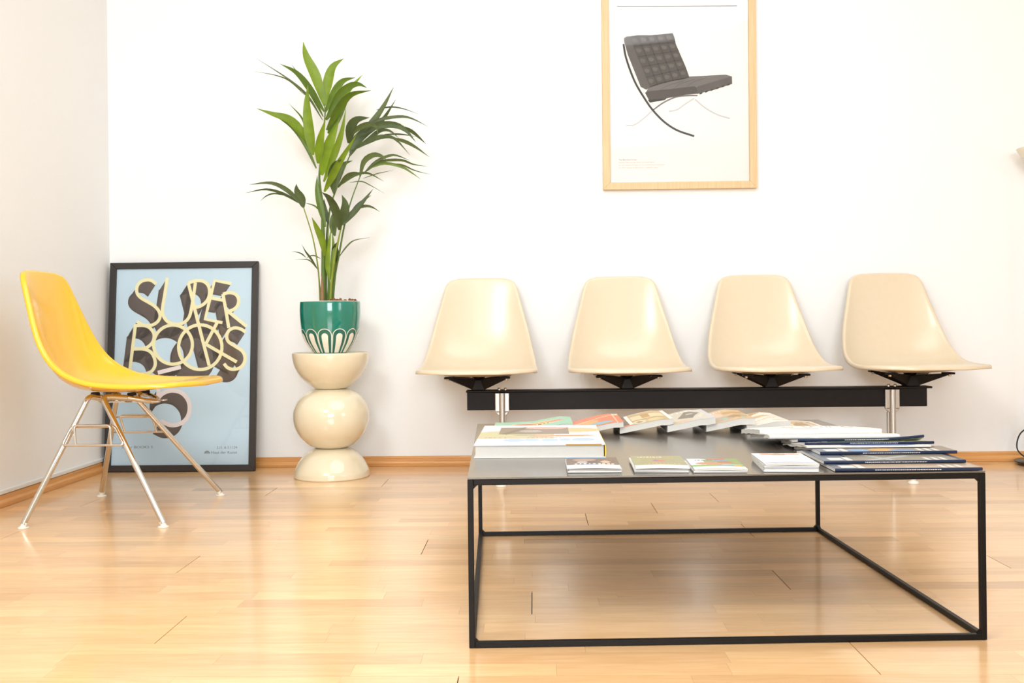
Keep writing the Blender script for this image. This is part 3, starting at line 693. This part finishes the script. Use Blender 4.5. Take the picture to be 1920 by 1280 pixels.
sline('Super BOOKS 5', 112, 289, 1099, .0108, 'ink_grey')
sline('2.11. & 3.11.24', 656, 772, 1101, .0108, 'ink_grey')
sline('Haus der Kunst', 624, 772, 1130, .0116, 'ink_grey')
mb = MB(); a, b = zp(600, 1129); R_ = .0125
for q in range(3):
    r1, r0 = R_*(1-q*.3), R_*(.8-q*.3)
    V = []; n = 14
    for k in range(n+1):
        th = math.pi*k/n; V += [S.at(a+r1*math.cos(th), b+r1*math.sin(th), -.0085), S.at(a+r0*math.cos(th), b+r0*math.sin(th), -.0085)]
    mb.add(V, [(2*k, 2*k+1, 2*k+3, 2*k+2) for k in range(n)])
mb.obj('fan_logo', 'ink_grey', post)

# --- oak-framed print on the wall
pbl, pbr = ony(1131, 355, WY-.02), ony(1419.5, 353.5, WY-.02); W2 = (pbr-pbl).length; H2 = .985; t2 = .0315
o0 = Vector((pbl.x, WY-.021, (pbl.z+pbr.z)/2+.001))
S2 = Sheet(o0, (1, 0, -.002), (.002, 0, 1))
pic = thing('framed_print', 'large oak-framed print of a black leather lounge chair hanging on the wall', 'picture', o0)
S2.mitre(pic, W2, H2, t2, -.020, .004, 'oak', .0015)
S2.box(MB(), t2*.7, W2-t2*.7, t2*.7, H2-t2*.7, -.019, -.012).obj('backing_board', 'backing', pic)
S2.box(MB(), t2*.8, W2-t2*.8, t2*.8, H2-t2*.8, -.0118, -.011).obj('print_sheet', 'paper_white', pic)
S2.box(MB(), t2*.9, W2-t2*.9, t2*.9, H2-t2*.9, -.005, -.0035).obj('glass_pane', 'glass', pic)
def zq(x, y): return S2.loc(1100+x/3.459, y/3.459)
def poly2(P, d, m, name):
    MB().add(S2.flat([zq(*p) for p in P], d), [tuple(range(len(P)))]).obj(name, m, pic)
def line2(P, w, d, m, name, smo=True):
    L = sm(P, 6) if smo and len(P) > 2 else P
    mb = MB(); S2.ribbon(mb, [zq(*p) for p in L], w/3.459*4.42/FPX, d); mb.obj(name, m, pic)
line2([(197, 36), (977, 33)], 4, -.0105, 'ink_black', 'printed_rule')
line2([(258, 810), (312, 806), (372, 764), (430, 712)], 8, -.0106, 'ink_silver', 'printed_leg')
line2([(430, 712), (500, 662), (580, 626), (650, 617), (722, 616)], 9, -.0106, 'ink_leather_light', 'printed_leg')
line2([(535, 719), (590, 707), (640, 672), (700, 634)], 9, -.0106, 'ink_silver', 'printed_leg')
line2([(704, 640), (770, 695), (850, 740), (932, 765)], 9, -.0106, 'ink_silver', 'printed_leg')
line2([(240, 280), (258, 375), (312, 522), (378, 636), (432, 712), (505, 787), (590, 842), (700, 880)], 13, -.0105, 'ink_black', 'printed_leg')
# back cushion
poly2([(243, 243), (262, 231), (278, 232), (412, 562), (388, 578), (352, 560), (268, 350), (244, 265)], -.0104, 'ink_leather_side', 'printed_cushion_side')
poly2([(276, 231), (330, 224), (420, 224), (500, 216), (560, 210), (572, 240), (580, 280), (608, 345), (645, 430), (668, 495), (640, 507), (560, 520), (480, 540), (412, 564)], -.0104, 'ink_leather', 'printed_cushion')
def bil(u, v): # tuft grid on the back cushion
    a = Vector((276, 231)).lerp(Vector((560, 210)), u); b = Vector((412, 564)).lerp(Vector((668, 495)), u); p = a.lerp(b, v); return (p.x, p.y)
for i in range(1, 5): line2([bil(i/5, v/10) for v in range(11)], 3, -.0102, 'ink_black', 'printed_seam')
for j in range(1, 5): line2([bil(u/10, j/5+.012*math.sin(u*3.1)) for u in range(11)], 3, -.0102, 'ink_black', 'printed_seam')
for i in range(5):
    for j in range(5):
        u0, u1, v0, v1 = (i+.14)/5, (i+.72)/5, (j+.2)/5, (j+.62)/5
        poly2([bil(u0, v0+.02), bil((u0+u1)/2, v0), bil(u1, v0+.03), bil(u1+.01, (v0+v1)/2), bil(u1-.02, v1), bil((u0+u1)/2, v1+.01), bil(u0+.01, v1-.01)], -.0103, 'ink_sheen', 'printed_sheen')
        if i and j: c = Vector(bil(i/5, j/5)); poly2([(c.x+6*math.cos(q), c.y+6*math.sin(q)) for q in [k*math.pi/4 for k in range(8)]], -.0101, 'ink_black', 'printed_button')
# seat cushion
poly2([(388, 590), (400, 570), (412, 560), (480, 536), (560, 516), (640, 503), (670, 492), (740, 489), (860, 482), (905, 480), (945, 491), (880, 512), (780, 540), (715, 558), (560, 574), (430, 590)], -.0104, 'ink_leather_light', 'printed_cushion')
poly2([(380, 598), (395, 588), (560, 572), (700, 556), (716, 560), (720, 604), (640, 612), (520, 634), (405, 645)], -.0103, 'ink_leather', 'printed_cushion_front')
poly2([(716, 558), (945, 491), (947, 540), (830, 578), (720, 606)], -.0103, 'ink_leather_side', 'printed_cushion_side')
poly2([(398, 645), (520, 634), (510, 645), (412, 662)], -.0103, 'ink_black', 'printed_strap')
for k in range(6):
    x = 735+k*36; y = 607-k*11.5; poly2([(x, y-7), (x+17, y-13), (x+17, y-3), (x, y+3)], -.0101, 'ink_black', 'printed_strap')
for k in range(1, 4): line2([(388+k*85, 592-k*6), (450+k*80, 560-k*10), (560+k*72, 530-k*9)], 2.5, -.0102, 'ink_leather', 'printed_seam')
for i, (body, x1, m) in enumerate([('The Barcelona Chair', 328, 'ink_grey'), ('Ludwig Mies van der Rohe and Lilly Reich,', 442, 'ink_tan'), ('for the German Pavilion at the International Exposition', 508, 'ink_tan'), ('of 1929, hosted by Barcelona, Catalonia, Spain.', 467, 'ink_tan')]):
    a, b = zq(210, 1038+i*17.3); a1, _ = zq(x1, 1038); S2.text(body, a, b, a1-a, .0058, -.0106, m, pic)

# ================================================================ BOOKS AND MAGAZINES ON THE TABLE
def hexc(*c): return lin(*c)
def cover_fn(bg, shapes):
    """shapes: ('r',u0,v0,u1,v1,col) rectangles or ('e',u,v,ru,rv,col) ellipses or ('s',u0,v0,u1,v1,n,col) stripes, u across 0-1, v away 0-1"""
    def f(u, v):
        c = bg
        for s in shapes:
            if s[0] == 'r' and s[1] <= u <= s[3] and s[2] <= v <= s[4]: c = s[5]
            elif s[0] == 'e' and ((u-s[1])/s[3])**2+((v-s[2])/s[4])**2 <= 1: c = s[5]
            elif s[0] == 's' and s[1] <= u <= s[3] and s[2] <= v <= s[4] and int((u-s[1])/(s[3]-s[1])*s[5]*2) % 2 == 0: c = s[6]
            elif s[0] == 'd' and abs((u-s[1])*s[4]-(v-s[2])*s[3]) < s[5] and 0 <= (u-s[1])*s[3]+(v-s[2])*s[4] <= s[6]: c = s[7]
        return lin(*c)
    return f
def booklet(name, label, cat, loc, rotz, w, d, th, fn, spine=None, spine_side='front', tilt=(0, 0), bend=None, group=None, hard=False, res=(44, 36), pages='pages', kb=.6):
    """lies flat: local x across (0..w), y away (0..d), z up (0..th). bend(u, v) lifts the sheets"""
    root = thing(name, label, cat, loc, rotz, group)
    root.rotation_euler = Euler((tilt[0], tilt[1], rotz))
    bend = bend or (lambda u, v: 0.); nx, ny = res
    def local(nm, V, F, m, smooth=False):
        me = bpy.data.meshes.new(nm); me.from_pydata(V, [], F); me.update(); me.materials.append(M[m])
        bm = bmesh.new(); bm.from_mesh(me); bmesh.ops.recalc_face_normals(bm, faces=bm.faces); bm.to_mesh(me); bm.free()
        if smooth:
            for p in me.polygons: p.use_smooth = True
            me.set_sharp_from_angle(angle=math.radians(35))
        o = bpy.data.objects.new(nm, me); C.objects.link(o); o.parent = root; return o
    ct = .0022 if hard else .0004; ins = .0035 if hard else .0006
    # page block
    n, m_ = 16, 16; V = []; F = []; sid = 2*(m_+1)
    for i in range(n+1):
        u = i/n; x = ins+(w-2*ins)*u
        for j in range(m_+1):
            v = j/m_; y = ins+(d-2*ins)*v
            V += [(x, y, ct+bend(u, v)*kb), (x, y, th-ct+bend(u, v))]
    for i in range(n):
        for j in range(m_):
            k = sid*i+2*j; q = k+sid
            F += [(k+1, q+1, q+3, k+3), (k, k+2, q+2, q)]
        k = sid*i; q = k+sid; F += [(k, q, q+1, k+1), (k+2*m_, k+2*m_+1, q+2*m_+1, q+2*m_)]
    for j in range(m_):
        k = 2*j; F += [(k, k+1, k+3, k+2), (sid*n+k, sid*n+k+2, sid*n+k+3, sid*n+k+1)]
    local('page_block', V, F, pages, True)
    # covers
    def sheet(nm, z0, z1, f, k):
        V = []; F = []
        for j in range(ny+1):
            for i in range(nx+1):
                u, v = i/nx, j/ny; b = bend(u, v)*k; V.append((w*u, d*v, z1+b))
        for j in range(ny):
            for i in range(nx): a = j*(nx+1)+i; F.append((a, a+1, a+nx+2, a+nx+1))
        o_ = len(V); ring = [i for i in range(nx+1)]+[j*(nx+1)+nx for j in range(1, ny+1)]+[ny*(nx+1)+i for i in range(nx-1, -1, -1)]+[j*(nx+1) for j in range(ny-1, 0, -1)]
        V += [(a_, b_, c_-(z1-z0)) for a_, b_, c_ in V]; m_ = len(ring)
        F += [tuple(o_+q for q in f_[::-1]) for f_ in F]+[(ring[(q+1) % m_], ring[q], o_+ring[q], o_+ring[(q+1) % m_]) for q in range(m_)]
        me = bpy.data.meshes.new(nm); me.from_pydata(V, [], F); me.update(); me.materials.append(M['print'])
        ca = me.color_attributes.new('ink', 'FLOAT_COLOR', 'CORNER')
        for p in me.polygons:
            cx = sum(me.vertices[q].co.x for q in p.vertices)/len(p.vertices)/w; cyy = sum(me.vertices[q].co.y for q in p.vertices)/len(p.vertices)/d
            c = f(min(max(cx, .001), .999), min(max(cyy, .001), .999))
            for li in p.loop_indices: ca.data[li].color = c
        o = bpy.data.objects.new(nm, me); C.objects.link(o); o.parent = root; return o
    sheet('front_cover', th-ct, th, fn, 1.)
    wh = lambda u, v: lin(246, 243, 238)
    sheet('back_cover', 0, ct, wh, kb)
    if spine:
        n = 16; V = []; F = []
        P = [(0, 0), (-.0012, th*.2), (-.0015, th*.5), (-.0012, th*.8), (0, th), (.0012, th+.0002), (.0012, -.0001)]
        for i in range(n+1):
            u = i/n
            for y, z in P:
                if spine_side == 'front': V.append((w*u, y, z+bend(u, 0)*(kb+(1-kb)*z/th)))
                else: V.append((w-y, d*u, z+bend(1, u)*(kb+(1-kb)*z/th)))
        m_ = len(P)
        for i in range(n):
            for q in range(m_): F.append((i*m_+q, i*m_+(q+1) % m_, (i+1)*m_+(q+1) % m_, (i+1)*m_+q))
        F += [tuple(range(m_)), tuple(n*m_+q for q in range(m_))]
        local('spine', V, F, spine, True)
    return root
ZT = TH+.0004
Wt, Gr, Br, Or, Mi, Na = (247, 244, 238), (150, 142, 130), (130, 108, 92), (236, 150, 100), (182, 222, 200), (44, 62, 92)
big = cover_fn((240, 241, 244), [('r', 0, .28, .62, .62, (226, 214, 186)), ('e', .15, .5, .2, .16, (222, 218, 180)), ('e', .75, .72, .28, .12, (232, 216, 170)), ('r', .16, .50, .74, .86, (176, 160, 140)), ('d', .2, .5, .45, .89, .03, .42, (150, 134, 116)),
      ('e', .42, .66, .1, .06, (205, 200, 190)), ('e', .55, .84, .18, .06, (240, 200, 190)), ('e', .74, .42, .2, .035, (236, 178, 110)), ('e', .5, .4, .09, .04, (238, 190, 160)), ('e', .38, .44, .09, .03, (190, 205, 160)),
      ('e', .3, .2, .09, .07, (206, 224, 238)), ('e', .44, .21, .06, .06, (206, 224, 238)), ('e', .58, .2, .07, .07, (206, 224, 238)), ('e', .7, .22, .05, .06, (206, 224, 238)), ('e', .84, .22, .09, .07, (206, 224, 238)),
      ('s', .06, .315, .24, .33, 8, (150, 130, 110)), ('s', .38, .315, .68, .33, 13, (150, 130, 110)), ('r', .7, 0, .97, .02, (214, 176, 80))])
booklet('large_book', 'thick white hardcover book with yellow spine on the near left of the table', 'book', (-.136, 2.212, ZT), -.012, .293, .405, .030, big, 'spine_yellow', 'right', hard=True, res=(70, 60))
class Drape:
    """height profile along one axis on which the next sheet of a shingled row comes to lie"""
    def __init__(s, slope, gap): s.slope, s.gap = slope, gap
    def lay(s, p0, p1, th, sign):
        """lay a sheet from p0 to p1; sign -1: it falls off towards p1, +1: it climbs towards p1. Returns bottom height at p"""
        N_ = 80; P = [p0+(p1-p0)*i/N_ for i in range(N_+1)]; base = [s.top(p) for p in P]; st = (p1-p0)/N_*s.slope
        out = base[:]
        for i in range(1, N_+1): out[i] = max(out[i], out[i-1]-st)
        for i in range(N_-1, -1, -1): out[i] = max(out[i], out[i+1]-st)
        out = [sum(out[max(0, i-3):i+4])/len(out[max(0, i-3):i+4]) for i in range(N_+1)]
        out = [max(o_, b_)+s.gap for o_, b_ in zip(out, base)]
        s.layers = getattr(s, 'layers', [])+[(p0, p1, [o_+th for o_ in out])]
        def f(p):
            t_ = min(max((p-p0)/(p1-p0), 0), 1)*N_; i = min(int(t_), N_-1); return out[i]+(out[i+1]-out[i])*(t_-i)
        return f
    def top(s, p):
        v = 0.
        for p0, p1, o_ in getattr(s, 'layers', []):
            if p0-.016 <= p <= p1+.016:
                t_ = min(max((p-p0)/(p1-p0), 0), 1)*80; i = min(int(t_), 79); v = max(v, o_[i]+(o_[i+1]-o_[i])*(t_-i))
        return v
mint = cover_fn(Mi, [('e', .55, .55, .34, .2, (240, 226, 190)), ('e', .42, .6, .16, .08, (240, 140, 80)), ('e', .62, .62, .12, .06, (236, 190, 80)), ('e', .8, .56, .1, .1, (240, 170, 140)), ('s', .4, .42, .72, .5, 8, (120, 96, 70))])
orange = cover_fn(Or, [('e', .3, .45, .3, .2, (246, 190, 110)), ('d', 0, .45, .92, .39, .02, 1.1, (250, 226, 200)), ('e', .62, .2, .22, .11, (150, 202, 214)), ('r', .88, .0, .90, 1, (250, 220, 205)), ('r', .88, .93, 1, 1, Wt)])
framed = cover_fn((226, 200, 166), [('r', .0, 0, .04, 1, Wt), ('r', .94, 0, 1, 1, Wt), ('r', 0, .95, 1, 1, Wt), ('r', .25, .35, .55, .7, (226, 226, 196)), ('e', .6, .55, .16, .2, (196, 166, 126)), ('r', .74, .35, .8, .85, (226, 226, 204)), ('e', .5, .18, .14, .08, (238, 180, 150)), ('s', .1, .76, .9, .84, 7, (186, 160, 130)), ('r', .05, .03, .94, .1, (236, 206, 196))])
row = [('mint green magazine peeking out behind the large white book', -.112, 2.660, .215, .20, .012, mint, 0),
       ('orange magazine with a pale blue oval, beside the mint green one', .088, 2.632, .148, .225, .014, orange, 0),
       ("cream magazine with a brown strip and big pale letters, right of the orange one", .226, 2.640, .142, .23, .016, cover_fn((214, 192, 150), [('r', 0, 0, .2, 1, (128, 106, 90)), ('r', .2, 0, .27, 1, Wt), ('r', .94, 0, 1, 1, Wt), ('r', .3, .4, .9, .75, (238, 224, 190)), ('r', .5, .45, .66, .8, (206, 170, 100)), ('r', .27, .33, .92, .37, (160, 136, 92)), ('r', .27, .96, 1, 1, Wt), ('e', .4, .16, .12, .15, (226, 224, 200)), ('e', .4, .16, .05, .08, (190, 150, 100)), ('e', .7, .15, .14, .13, (226, 214, 170)), ('r', 0, 0, .27, .08, (240, 160, 120)), ('s', .05, .6, .2, .64, 4, Wt)]), 0),
       ('pale grey magazine with a dark angular photo, centre of the back row', .352, 2.640, .128, .235, .017, cover_fn((226, 220, 208), [('d', .45, .3, .5, .87, .16, .55, (150, 142, 126)), ('d', .72, .2, .4, .9, .035, .6, (240, 228, 212)), ('r', .9, 0, 1, 1, (222, 222, 220)), ('s', .3, .84, .8, .93, 5, Wt), ('e', .25, .1, .3, .08, (232, 206, 176)), ('e', .62, .6, .08, .05, (214, 214, 208))]), 0),
       ('tan and peach magazine with a folded page, right of the grey one', .456, 2.648, .130, .235, .017, cover_fn((228, 202, 162), [('e', .25, .55, .25, .35, (240, 214, 190)), ('e', .4, .25, .3, .16, (206, 190, 170)), ('r', .55, .55, 1, .75, (214, 176, 116)), ('e', .75, .3, .2, .12, (196, 164, 104)), ('r', .4, .12, .5, .3, (186, 208, 196)), ('r', .8, .1, .88, .3, (178, 206, 196)), ('s', .1, .82, .6, .88, 8, Wt)]), 0),
       ("thick white magazine with tan brush marks, nearly at the row's right end", .562, 2.640, .116, .235, .021, cover_fn((246, 240, 230), [('d', .05, .7, .9, .42, .07, .7, (208, 178, 128)), ('e', .5, .62, .3, .08, (222, 200, 160)), ('r', .05, .03, .14, .1, (226, 150, 100)), ('d', .2, .25, .95, .3, .012, .7, (230, 180, 150)), ('e', .8, .2, .15, .03, (240, 200, 180))]), 0),
       ('flat magazine with a white-bordered interior photo, last of the back row', .655, 2.600, .130, .245, .009, framed, 0)]
dr = Drape(.2, .0012)
for lab, x, y, w_, d_, th_, fn, rz_ in row[::-1]:
    f = dr.lay(x, x+w_, th_, 1)
    booklet('magazine', lab, 'magazine', (x, y, ZT), rz_, w_, d_, th_, fn, bend=lambda u, v, f=f, x=x, w_=w_: f(x+u*w_)+.003*v*max(0, math.sin(math.pi*(u-.2)/.8)), group='overlapping magazines along the back edge', kb=1.)
# right-hand pile, fanned towards the camera, every sheet draped over the one before it
Bg = (70, 84, 108)
def navy(sh): return cover_fn(Bg, [('r', 0, 0, .2, 1, (150, 156, 166))]+sh+[('r', .06, .04, .16, .2, Wt), ('s', .17, .02, .24, .26, 4, Wt), ('s', .74, .03, .92, .2, 3, (244, 242, 238))])
wm = cover_fn((248, 244, 240), [('s', .25, .3, .75, .42, 6, (206, 196, 186)), ('r', .1, .04, .6, .07, (240, 200, 196))])
wm2 = cover_fn((249, 246, 242), [('e', .28, .3, .05, .07, (200, 190, 180)), ('e', .28, .3, .03, .04, (249, 246, 242)), ('e', .45, .3, .05, .07, (196, 190, 180)), ('e', .45, .3, .03, .04, (249, 246, 242)), ('s', .56, .22, .66, .38, 3, (200, 194, 184)), ('e', .78, .3, .05, .07, (196, 188, 178)), ('e', .78, .3, .03, .04, (249, 246, 242)), ('r', .25, .06, .5, .09, (236, 206, 196))])
NP = 'navy-spined magazine in the fanned pile, '
pile = [('magazine', NP+'nearest to the front edge', .593, 1.975, .288, .0060, navy([('r', .16, 0, 1, 1, (206, 190, 170)), ('r', .5, .03, .95, .14, (214, 200, 180))]), 'spine_navy'),
        ('magazine', NP+'second from the front edge', .588, 2.033, .286, .0060, navy([('r', .22, 0, .95, 1, (176, 170, 156)), ('d', .3, 0, .75, .66, .03, .5, (206, 208, 206)), ('d', .5, 0, -.3, .95, .02, .5, (206, 208, 206))]), 'spine_navy'),
        ('magazine', NP+'third from the front edge', .605, 2.118, .288, .0062, navy([('r', .2, 0, 1, 1, (170, 158, 140)), ('e', .5, .12, .12, .1, (232, 190, 90)), ('e', .62, .08, .1, .06, (130, 176, 214)), ('e', .3, .1, .08, .1, (150, 190, 224))]), 'spine_navy'),
        ('booklet', 'thin pale booklet slipped into the fanned pile between the navy spines', .592, 2.175, .268, .0032, cover_fn((236, 232, 226), [('e', .6, .1, .3, .1, (150, 170, 210))]), 'spine_white'),
        ('magazine', NP+'fourth from the front edge, green cover strip showing', .598, 2.212, .284, .0055, navy([('r', .2, 0, 1, 1, (176, 190, 120)), ('r', .7, .05, .9, .2, (226, 216, 120))]), 'spine_navy'),
        ('magazine', NP+'fifth from the front edge, its right end curling up', .596, 2.262, .284, .0058, navy([('r', .2, 0, 1, 1, (200, 198, 188))]), 'spine_navy'),
        ('magazine', "white magazine with pink edge print, lower of the two on the pile's far side", .545, 2.318, .300, .0075, wm, 'spine_white'),
        ('magazine', "white rolled-open magazine with small sketches, topmost at the pile's far side", .535, 2.372, .288, .0110, wm2, 'spine_white')]
dp = Drape(.16, .0009); nvy = 0
for k, (nm, lab, x, y, L, th_, fn, sp) in enumerate(pile):
    f = dp.lay(y, y+.21, th_, -1)
    curl = k == 5
    bd = lambda u, v, f=f, y=y, curl=curl, k=k: f(y+v*.21)+(.007*max(0, (u-.55)/.45)**2*max(0, 1-v/.24)**2 if curl else 0)+(.006*math.sin(math.pi*v)*math.sin(math.pi*u)**.5 if k == 7 and 0 < u < 1 else 0)
    root = booklet(nm, lab, nm, (x, y, ZT), .004*(k % 3), L, .21, th_, fn, sp, 'front', bend=bd, group='magazines fanned on the right of the table', res=(70, 40), kb=1.)
    if sp == 'spine_navy':        # tiny white spine lettering
        mb = MB(); rr = random.Random(k); u = .27+.02*k
        while u < .72:
            wv = rr.uniform(.004, .014); b0 = bd(u, 0)
            mb.add([(L*u, -.0018, .0022+b0), (L*(u+wv), -.0018, .0022+b0), (L*(u+wv), -.0018, .0036+b0), (L*u, -.0018, .0036+b0)], [(0, 1, 2, 3)]); u += wv+.004
        keep = root.location.copy(); root.location = (0, 0, 0); mb.obj('spine_print', 'spine_white', root); root.location = keep
# four small piles of leaflets by the near edge
br = [dict(x=.067, y=1.988, r=-.02, w=.107, d=.148, n=3, nm='dark brown', fn=cover_fn((150, 128, 112), [('r', 0, .93, .8, 1, (150, 206, 238)), ('r', 0, 0, 1, .22, Wt), ('r', .25, .17, .6, .22, (190, 206, 236)), ('e', .35, .7, .22, .14, (206, 178, 160)), ('e', .75, .5, .09, .13, (232, 206, 186)), ('e', .5, .45, .12, .12, (120, 112, 104)), ('e', .3, .45, .1, .12, (206, 206, 206)), ('s', .15, .26, .95, .32, 9, Wt)])),
      dict(x=.2, y=1.985, r=-.035, w=.107, d=.17, n=3, nm='olive green', fn=cover_fn((190, 188, 150), [('r', 0, 0, 1, .16, Wt), ('s', .12, .82, .62, .9, 8, Wt), ('s', .15, .74, .85, .8, 10, (226, 190, 90)), ('e', .5, .52, .14, .08, (226, 140, 140)), ('e', .44, .56, .05, .04, (110, 150, 210)), ('s', .2, .26, .9, .3, 10, (232, 206, 120)), ('r', 0, .38, 1, .4, (214, 214, 196))])),
      dict(x=.3185, y=1.975, r=-.04, w=.105, d=.15, n=2, nm='colourful', fn=cover_fn((240, 240, 240), [('r', .3, .4, 1, 1, (170, 190, 130)), ('e', .45, .5, .35, .14, (222, 170, 140)), ('e', .7, .62, .16, .1, (196, 150, 110)), ('r', 0, .22, 1, .36, (156, 200, 90)), ('r', .5, .24, .8, .32, (130, 190, 226)), ('r', .8, .24, .95, .34, (232, 190, 90)), ('r', 0, 0, 1, .2, Wt), ('r', .4, .88, .75, .98, (226, 110, 110)), ('r', .5, .78, .8, .86, (130, 180, 226)), ('s', .15, .8, .5, .86, 6, (80, 100, 160)), ('r', .02, .88, .38, .96, Wt)])),
      dict(x=.456, y=1.985, r=-.04, w=.106, d=.165, n=4, nm='white', fn=cover_fn((248, 246, 243), [('e', .25, .9, .12, .07, (226, 180, 150)), ('e', .5, .88, .2, .08, (206, 176, 140)), ('e', .8, .9, .14, .07, (232, 196, 180)), ('r', .02, .05, .98, .14, (206, 212, 228)), ('e', .78, .55, .08, .02, (240, 210, 180))]))]
where = {'dark brown': 'left of the four leaflet piles', 'olive green': 'second leaflet pile from the left', 'colourful': 'third leaflet pile from the left', 'white': 'leaflet pile nearest the navy spines'}
plain = cover_fn((245, 242, 238), [('r', 0, 0, 1, .1, (222, 222, 226))])
rb = random.Random(5)
for b in br:
    for k in range(b['n']):
        top = k == b['n']-1; th_ = .0034 if not top else .0036
        ordn = {0: 'bottom', 1: 'second', 2: 'third'}[k] if not top else 'top'
        lab = ('%s leaflet lying on top, %s' % (b['nm'], where[b['nm']])) if top else ('%s leaflet with white page edges, %s' % (ordn if ordn == 'bottom' else ordn+' from bottom', where[b['nm']]))
        booklet('leaflet', lab, 'leaflet', (b['x']+rb.uniform(-.003, .003)+(-.002 if not top else 0), b['y']+rb.uniform(-.003, .004), ZT+k*.00375), b['r']+rb.uniform(-.04, .04)*(0 if top else 1), b['w'], b['d'], th_, b['fn'] if top else plain, 'spine_white' if k % 2 == 0 else None, 'front',
                bend=(lambda u, v: .0022*math.sin(math.pi*u*1.0)*(1-v)) if top else None, group='leaflets in four piles by the near edge', res=(40, 36) if top else (10, 8))

# ================================================================ FLOOR LAMP AT THE RIGHT EDGE
lx, ly = 2.168, 4.285
lamp = thing('floor_lamp', 'floor lamp with round dark base and pale upturned shade at the right edge', 'lamp', (lx, ly, 0))
MB().lathe([(.095, .0005), (.098, .002), (.098, .011), (.112, .0125), (.112, .016), (.106, .019), (.03, .022), (.012, .024)], lx, ly, 56).obj('base', 'lamp_base', lamp, smooth='auto')
MB().tube([(lx, ly, .022), (lx, ly, 1.27)], .008, 16).obj('pole', 'alu', lamp, smooth='auto')
MB().lathe([(.018, 1.255), (.03, 1.27), (.055, 1.295), (.075, 1.325), (.0905, 1.353), (.0885, 1.353), (.072, 1.326), (.052, 1.299), (.028, 1.275), (.012, 1.272)], lx, ly, 48).obj('shade', 'lamp_shade', lamp, smooth='auto')
MB().tube(catmull([(lx-.03, ly-.02, .028), (lx-.075, ly+.0, .035), (lx-.095, ly+.03, .07), (lx-.07, ly+.05, .13), (lx-.02, ly+.03, .17), (lx-.008, ly, .175)], 8), .003, 10).obj('cable', 'rubber', lamp, smooth='auto')
